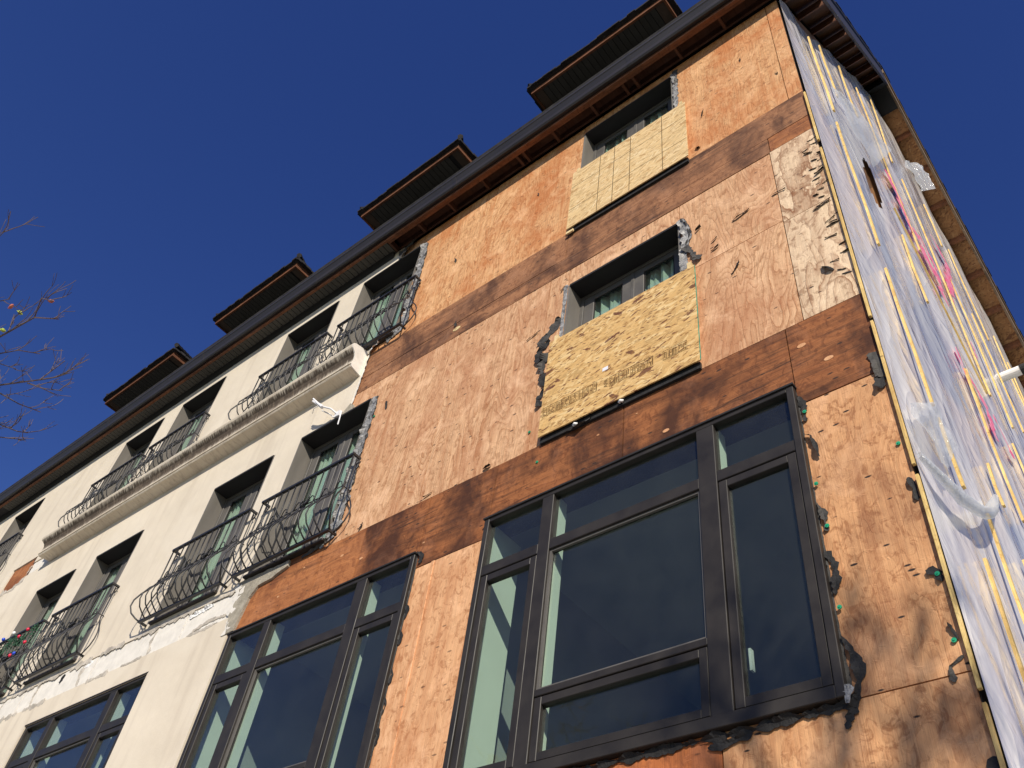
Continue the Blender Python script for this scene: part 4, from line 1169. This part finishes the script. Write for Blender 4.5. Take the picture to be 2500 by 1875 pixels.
# grade stamps: outlined boxes of dense print
def stamp(x0, x1, z0, z1, word, seed):
    r = random.Random(seed)
    b = MB()
    ya_, yb_ = YO - 0.0016, YO - 0.0006
    lw = 0.0035
    b.box(x0, x1, ya_, yb_, z0, z0 + lw).box(x0, x1, ya_, yb_, z1 - lw, z1)
    x = x0
    while x < x1 - 0.02:
        b.box(x, x + lw, ya_, yb_, z0 + lw, z1 - lw)
        w = r.uniform(0.03, 0.10)
        xe = min(x + w, x1)
        # lines of print run up the sheet
        c = x + 0.010
        while c < xe - 0.010:
            z = z0 + 0.012
            tall = r.uniform(0.006, 0.011)
            while z < z1 - 0.018:
                h = r.uniform(0.006, 0.016)
                if r.random() < 0.8:
                    b.box(c, c + tall, ya_, yb_, z, min(z + h, z1 - 0.008))
                z += h + r.uniform(0.003, 0.007)
            c += tall + r.uniform(0.004, 0.008)
        x = xe
    b.box(x1 - lw, x1, ya_, yb_, z0 + lw, z1 - lw)
    return b.build('printed_stamp', 'ink', o2)
stamp(-2.90, -2.30, 7.335, 7.455, None, 11)
stamp(-2.17, -1.725, 7.315, 7.435, None, 12)
stamp(-1.63, -1.40, 7.305, 7.42, None, 13)
cu = bpy.data.curves.new('stamp_text', 'FONT')
cu.body = 'APA'
cu.size = 0.058
tmp = bpy.data.objects.new('stamp_text', cu)
tm = bpy.data.meshes.new_from_object(tmp)
tm.transform(Matrix.Rotation(-PI / 2, 4, 'Y') @ Matrix.Rotation(PI / 2, 4, 'X'))
tm.materials.clear()
tm.materials.append(M['ink'])
bpy.data.objects.remove(tmp)
place('printed_word', tm, (-2.185, YO - 0.0015, 7.325), o2)
# loose bits under the lower sheet
fs([(-2.62, 7.04), (-2.5, 7.03), (-2.36, 7.07)], 'felt_grey', y=-0.03, width=0.035, seed=281, curl=0.04)
for i, (x, z) in enumerate(((-2.52, 7.055), (-2.05, 7.07))):
    b = MB()
    b.tube([(x - 0.02, -0.045, z), (x, -0.055, z + 0.006), (x + 0.02, -0.045, z - 0.002)], 0.014, 7)
    b.build('foam_scrap', 'foam_white', bld, smooth=True)

# ---------------------------------------------------------------- plastic sheeting on the side wall with its battens
PT = [(-0.012, 12.95), (0.25, 13.38), (1.08, 14.14), (2.64, 16.4), (4.30, 18.6), (5.43, 19.9), (6.10, 19.5), (7.2, 18.6), (8.8, 17.3), (10.75, 15.75), (13.9, 13.2)]
def ptop(y):
    for (a, za), (b_, zb) in zip(PT[:-1], PT[1:]):
        if y <= b_:
            return za + (zb - za) * (y - a) / (b_ - a)
    return PT[-1][1]
def fold(y, z):
    a = mnoise.noise(Vector((y * 1.7 + z * 0.20, z * 0.30, 3.3)))
    b_ = mnoise.noise(Vector((y * 5.5 + z * 0.9, z * 0.8, 9.1)))
    c = mnoise.noise(Vector((y * 13 - z * 2.5, z * 2.2, 1.7)))
    k = min(1.0, max(0.0, (y + 0.012) * 4))
    return 0.032 + (0.034 * a + 0.006 * b_ + 0.001 * c) * (0.25 + 0.75 * k)
ny, nz = 150, 230
sv, sfc = [], []
for i in range(ny + 1):
    t = i / ny
    y = -0.012 + 13.9 * (0.35 * t + 0.65 * t * t)
    zt = ptop(y)
    for j in range(nz + 1):
        s = j / nz
        z = 0.05 + (zt - 0.05) * s
        z += (mnoise.noise(Vector((y * 3, 0.3, 5))) * 0.12) * s ** 8
        sv.append((max(0.006, fold(y, z)), y, z))
for i in range(ny):
    for j in range(nz):
        a = i * (nz + 1) + j
        y, z = sv[a][1], sv[a][2]
        if ((y - 1.75) / 0.16) ** 2 + ((z - 11.1 - (y - 1.75) * 0.8) / 0.55) ** 2 < 1:      # tear
            continue
        sfc.append((a, a + nz + 1, a + nz + 2, a + 1))
sm_ = bpy.data.meshes.new('plastic_sheeting')
sm_.from_pydata(sv, [], sfc)
sm_.materials.append(M['poly_sheet'])
for p in sm_.polygons:
    p.use_smooth = True
ps = place('plastic_sheeting', sm_, (0, 0, 0))
tag(ps, 'wrinkled translucent plastic sheeting held by yellow battens on the side wall', 'plastic sheet')
rb_ = random.Random(21)
def batten(y, z0, z1, w=0.036, lean=0.0, x=None):
    b = MB()
    n = max(2, int((z1 - z0) / 0.5))
    h = w / 2
    yj = rb_.uniform(-0.01, 0.01)
    for i in range(n + 1):
        t = i / n
        z = z0 + (z1 - z0) * t
        yy = y + lean * t + yj * math.sin(t * 3)
        xo = (0.062 if x is None else x) + 0.006 * math.sin(t * 5 + y)
        b.v += [(xo, yy - h, z), (xo + 0.02, yy - h, z), (xo + 0.02, yy + h, z), (xo, yy + h, z)]
    for i in range(n):
        for k in range(4):
            k2 = (k + 1) % 4
            b.f.append((i * 4 + k, i * 4 + k2, i * 4 + 4 + k2, i * 4 + 4 + k))
    b.f.append((0, 1, 2, 3))
    b.f.append(tuple(n * 4 + k for k in (3, 2, 1, 0)))
    return b.build('batten', 'batten_wood', ps)
for args in ((0.785, 11.25, 13.35), (0.76, 8.57, 10.93), (0.755, 6.52, 8.20), (0.86, 5.82, 6.45, 0.042, -0.02), (0.80, 2.5, 5.2),
             (1.31, 12.54, 14.14), (2.24, 6.66, 7.12), (2.30, 13.65, 15.36), (3.28, 11.6, 16.38), (4.15, 15.2, 18.5, 0.042, 0.5), (4.43, 9.96, 15.05),
             (6.22, 15.37, 16.74), (4.17, 9.77, 11.50, 0.034, -1.7), (2.28, 9.41, 10.66), (7.15, 13.76, 16.42), (3.14, 8.62, 9.18), (3.04, 7.07, 9.09, 0.042),
             (6.4, 11.0, 13.66), (1.40, 3.6, 5.98), (8.45, 13.0, 15.2), (8.9, 12.2, 14.9), (9.9, 11.5, 14.6), (5.35, 10.2, 13.4), (2.2, 3.4, 6.1), (10.9, 11, 14), (3.1, 4.0, 6.6), (4.6, 5.0, 9.3)):
    batten(*args)
for (z0, z1) in ((9.35, 10.35), (6.75, 9.2), (5.36, 6.70), (3.95, 5.28), (2.9, 3.88)):
    b = MB()
    b.box(0.004, 0.024, -0.032, -0.006, z0, z1)
    b.build('batten', 'batten_wood', ps, bev=0.002)
# pink spray marks
def spray(pts, w, seed):
    torn('paint_mark', [(a, b_) for a, b_ in pts], 'spray_pink', ps, y=0.0, width=w, jit=0.9, seed=seed, curl=0.004, step=0.05, th=0.002, plane='side', X=0.071)
for i, (pts, w) in enumerate((([(3.03, 13.27), (3.19, 13.05), (3.21, 12.35), (3.3, 12.0)], 0.28), ([(3.77, 12.60), (4.1, 12.3), (3.95, 11.7), (3.73, 11.11)], 0.16), ([(5.19, 14.42), (5.8, 14.3), (5.2, 13.2), (4.5, 12.0)], 0.2),
                              ([(2.90, 9.25), (3.02, 9.05), (3.3, 9.15), (3.71, 9.1)], 0.12), ([(3.48, 9.17), (3.60, 8.9), (3.38, 8.39)], 0.16), ([(3.92, 9.19), (4.06, 9.0), (4.2, 8.75)], 0.2), ([(3.09, 9.5), (3.09, 9.2)], 0.12),
                              ([(4.68, 11.2), (4.6, 10.8)], 0.16), ([(3.5, 12.4), (3.7, 12.1), (3.6, 11.6)], 0.3))):
    spray(pts, w, 500 + i)
# loose flaps of clear plastic
def flap(corners, nx_, nz_, amp, seed, mat='poly_clear'):
    a, b_, c, d = (Vector(q) for q in corners)
    mb = MB()
    for i in range(nx_ + 1):
        for j in range(nz_ + 1):
            u, v = i / nx_, j / nz_
            p = a.lerp(b_, u).lerp(d.lerp(c, u), v)
            w = mnoise.noise(Vector((u * 4, v * 3, seed))) * amp + mnoise.noise(Vector((u * 11, v * 9, seed + 5))) * amp * 0.3
            mb.v.append((p.x + w, p.y + w * 0.5, p.z + w * 0.3))
    for i in range(nx_):
        for j in range(nz_):
            q = i * (nz_ + 1) + j
            mb.f.append((q, q + nz_ + 1, q + nz_ + 2, q + 1))
    return mb.build('loose_flap', mat, ps, smooth=True)
flap([(0.10, 0.97, 12.2), (0.12, 1.35, 12.7), (0.20, 3.4, 14.3), (0.14, 1.55, 11.05)], 16, 16, 0.05, 1)
flap([(0.09, 0.0, 5.86), (0.10, 0.72, 6.5), (0.13, 0.76, 6.1), (0.12, 0.30, 5.50)], 14, 14, 0.04, 2)
fb_ = MB()
rollp = [(0.06, -0.02, 5.42), (0.10, 0.14, 5.36), (0.12, 0.40, 5.38), (0.13, 0.75, 5.52), (0.12, 1.1, 5.75), (0.11, 1.4, 6.0), (0.09, 1.9, 6.5)]
P_ = [Vector(p) for p in rollp]
rr_ = random.Random(4)
nn_ = 12
for i, p in enumerate(P_):
    rad = (0.03, 0.05, 0.06, 0.06, 0.07, 0.085, 0.04)[i]
    for k in range(nn_):
        t = 2 * PI * k / nn_
        q = rad * rr_.uniform(0.7, 1.25)
        fb_.v.append((p.x + q * math.cos(t) * 0.6, p.y + 0.3 * q * math.sin(t), p.z + q * math.sin(t)))
for i in range(len(P_) - 1):
    for k in range(nn_):
        k2 = (k + 1) % nn_
        fb_.f.append((i * nn_ + k, i * nn_ + k2, (i + 1) * nn_ + k2, (i + 1) * nn_ + k))
fb_.build('rolled_flap', 'poly_clear', ps, smooth=True)
flap([(0.10, 5.9, 17.9), (0.30, 6.3, 18.1), (0.34, 6.4, 17.3), (0.12, 6.1, 17.0)], 10, 10, 0.08, 6)

# ---------------------------------------------------------------- loose white cable at the head of the middle window
c0 = Vector((-6.38, -0.04, 9.36))
b = MB()
b.tube([c0, c0 + Vector((-0.06, -0.09, 0.06)), (-6.60, -0.20, 9.50), (-6.73, -0.25, 9.62)], 0.012, 7)
b.tube([(-6.56, -0.18, 9.47), (-6.64, -0.22, 9.55), (-6.735, -0.252, 9.665)], 0.026, 8, 0.012)
b.tube([c0, c0 + Vector((-0.05, -0.02, -0.04)), (-6.50, -0.07, 9.40), (-6.58, -0.16, 9.44)], 0.008, 6)
b.tube([(-6.62, -0.21, 9.50), (-6.72, -0.20, 9.52), (-6.80, -0.15, 9.52)], 0.006, 6)
b.tube([c0 + Vector((0.08, 0, -0.01)), (-6.27, -0.07, 9.33), (-6.27, -0.06, 9.2), (-6.28, -0.05, 9.12)], 0.009, 6)
b.box(-6.42, -6.33, -0.06, -0.024, 9.31, 9.40)
cab = b.build('loose_cable', 'cable_white', smooth=False)
tag(cab, 'loose white cable ends sticking out above the middle window beside the stucco edge', 'cable')

# ---------------------------------------------------------------- Christmas garland on the far railing
gb = MB()
rg = random.Random(12)
xc, zb = RAILS['3c']
for i in range(170):
    x = xc + rg.uniform(-HW, HW)
    z = zb + 1.07 - abs(rg.gauss(0, 0.16)) - 0.12 * abs(math.sin((x - xc) * 5))
    p = Vector((x, -0.14, z))
    d = Vector((rg.uniform(-1, 1), rg.uniform(-0.6, 0.2), rg.uniform(-1, 1))).normalized() * 0.05
    gb.tube([p - d, p + d], 0.006, 3)
gl = gb.build('garland', 'garland')
tag(gl, 'green garland with red and blue baubles hung on the railing at the left', 'garland')
for i, (dx, dz, mt) in enumerate(((-0.7, 1.12, 'ball_red'), (-0.4, 1.10, 'ball_blue'), (-0.1, 1.12, 'ball_white'), (0.22, 0.96, 'ball_red'), (0.42, 1.02, 'ball_red'), (0.30, 0.62, 'ball_red'), (0.42, 0.62, 'ball_blue'), (-0.2, 0.35, 'ball_blue'), (-0.55, 0.85, 'ball_red'), (0.6, 0.75, 'ball_red'))):
    b = MB()
    c = Vector((xc + dx, -0.15, zb + dz))
    b.tube([c + Vector((0, 0, q)) for q in (-0.03, -0.024, -0.008, 0.008, 0.024, 0.03)], 0.02, 10)
    for k, p in enumerate(b.v):
        lv = k // 10
        s = (0.25, 0.75, 1.3, 1.3, 0.75, 0.25)[lv]
        b.v[k] = (c.x + (p[0] - c.x) * s, c.y + (p[1] - c.y) * s, p[2])
    b.build('bauble', mt, gl, smooth=True)

# ---------------------------------------------------------------- trees
def grow(b, p, d, length, rad, depth, r, spread=0.6, droop=0.0, minr=0.004, stats=None):
    n = 4
    pts = [p.copy()]
    q = p.copy()
    dd = d.normalized()
    for i in range(n):
        dd = (dd + Vector((r.uniform(-1, 1), r.uniform(-1, 1), r.uniform(-0.7, 0.9))) * 0.16 + Vector((0, 0, 0.05 - droop))).normalized()
        q = q + dd * (length / n)
        pts.append(q.copy())
    b.tube(pts, rad, 5 if rad > 0.02 else 4, max(minr, rad * 0.55), cap=False)
    if depth <= 0:
        return
    for k in range(r.choice((2, 3, 3))):
        at = pts[r.choice((2, 3, 4))] if k else pts[-1]
        ax = Vector((r.uniform(-1, 1), r.uniform(-1, 1), r.uniform(-0.4, 1.0))).normalized()
        nd = (dd + ax * spread).normalized()
        grow(b, at, nd, length * r.uniform(0.55, 0.8), max(minr, rad * 0.55), depth - 1, r, spread, droop, minr)

def make_tree(label, base, height, seed, limbs, fixed=(), minr=0.004):
    root = bpy.data.objects.new('bare_tree', None)
    COL.objects.link(root)
    root.location = base
    ORG[root.name] = Vector(base)
    tag(root, label, 'tree', 'bare street trees')
    r = random.Random(seed)
    bp = Vector(base)
    tb = MB()
    tp = [bp + Vector((0.06 * math.sin(k), 0.05 * math.cos(k * 1.3), height * k / 6)) for k in range(7)]
    tb.tube(tp, 0.13, 10, 0.06)
    tb.build('trunk', 'bark', root, smooth=True)
    cb_ = MB()
    for i in range(limbs):
        a = i * 2.4 + r.uniform(-0.3, 0.3)
        st = tp[3].lerp(tp[6], i / max(1, limbs - 1))
        grow(cb_, st, Vector((math.cos(a), math.sin(a), r.uniform(0.15, 0.75))), r.uniform(0.7, 1.05), 0.065, 4, r, 0.6, 0.0, minr)
    for path in fixed:
        rad = path[0] * 0.62
        pts = [Vector(q) for q in path[1:]]
        cb_.tube(pts, rad, 5, max(0.003, rad * 0.35), cap=False)
        for i in range(len(pts) - 1):
            for kk_ in range(2 if pts[i].x > lim.x * 0.93 else 0):
                pa = pts[i].lerp(pts[i + 1], r.uniform(0.2, 0.9))
                d0 = (pts[i + 1] - pts[i]).normalized()
                dd = (d0 * 0.8 + Vector((r.uniform(-0.6, 0.6), r.uniform(-0.4, 0.4), r.uniform(-0.2, 0.9)))).normalized()
                grow(cb_, pa, dd, r.uniform(0.08, 0.2), 0.0045, 1, r, 0.7, 0.0, 0.002)
    cb_.build('crown', 'twig', root)
    return root
def at(px, py, dist):
    d = cx * ((px - 1250) / 2193.77) + cy * ((py - 937.5) / 2193.77) + cz
    return CAM + d.normalized() * dist
DT = 8.0
lim = at(-560, 1060, 9.0)
LB = (lim.x, lim.y, 0.0)
fix = []
for rad, dz, pts in ((0.020, 0.0, [(-120, 860), (0, 822), (84, 775), (143, 779)]), (0.010, 0.1, [(84, 775), (101, 728), (130, 735)]), (0.008, 0.0, [(21, 808), (36, 775), (48, 764)]), (0.012, -0.2, [(-120, 870), (0, 863), (45, 855), (98, 864)]),
                     (0.018, 0.1, [(-120, 955), (0, 940), (97, 927), (158, 881)]), (0.012, 0.15, [(97, 927), (140, 920), (176, 908)]), (0.010, 0.05, [(67, 935), (105, 948), (152, 954)]), (0.014, -0.1, [(-120, 930), (0, 960), (46, 986), (99, 1006)]),
                     (0.014, 0.2, [(-120, 1010), (0, 1036), (42, 1053), (68, 1057)]), (0.010, 0.3, [(-60, 1060), (25, 1070), (63, 1074)]), (0.005, -0.3, [(-30, 590), (0, 576), (11, 565)]), (0.010, 0.0, [(-100, 760), (0, 735), (24, 730)]), (0.010, 0.1, [(-80, 880), (0, 888), (38, 900)])):
    P3 = [at(x, y, DT + dz + 0.25 * math.sin(i * 1.7 + x * 0.01)) for i, (x, y) in enumerate(pts)]
    if pts[0][0] < 0:
        P3 = [lim + Vector((0, 0, (P3[0].z - lim.z) * 0.4))] + P3
    fix.append([rad] + P3)
lt = make_tree('bare tree with a few last leaves at the left edge, against the sky', LB, lim.z + 1.2, 3, 0, fix)
for (x, y, mt, a) in ((48, 763, 'leaf_green', 0.6), (124, 735, 'leaf_red', 0.1), (26, 748, 'leaf_red', -0.6), (6, 806, 'leaf_green', 0.3)):
    p = at(x, y, DT)
    u = (cx * math.cos(a) + cy * math.sin(a)) * 0.030
    w = (cy * math.cos(a) - cx * math.sin(a)) * 0.016
    n = cz * 0.012
    b = MB()
    b.v += [tuple(p - u), tuple(p - u * 0.3 - w + n), tuple(p + u * 0.5 - w * 0.8), tuple(p + u), tuple(p + u * 0.4 + w), tuple(p - u * 0.4 + w * 0.9 + n), tuple(p - n)]
    b.f += [(0, 1, 6), (1, 2, 6), (2, 3, 6), (3, 4, 6), (4, 5, 6), (5, 0, 6)]
    b.build('leaf', mt, lt)
make_tree('bare street tree standing on the pavement to the right, its shadow on the corner plywood', (6.0, -7.2, 0.0), 9.0, 17, 32, (), 0.010)
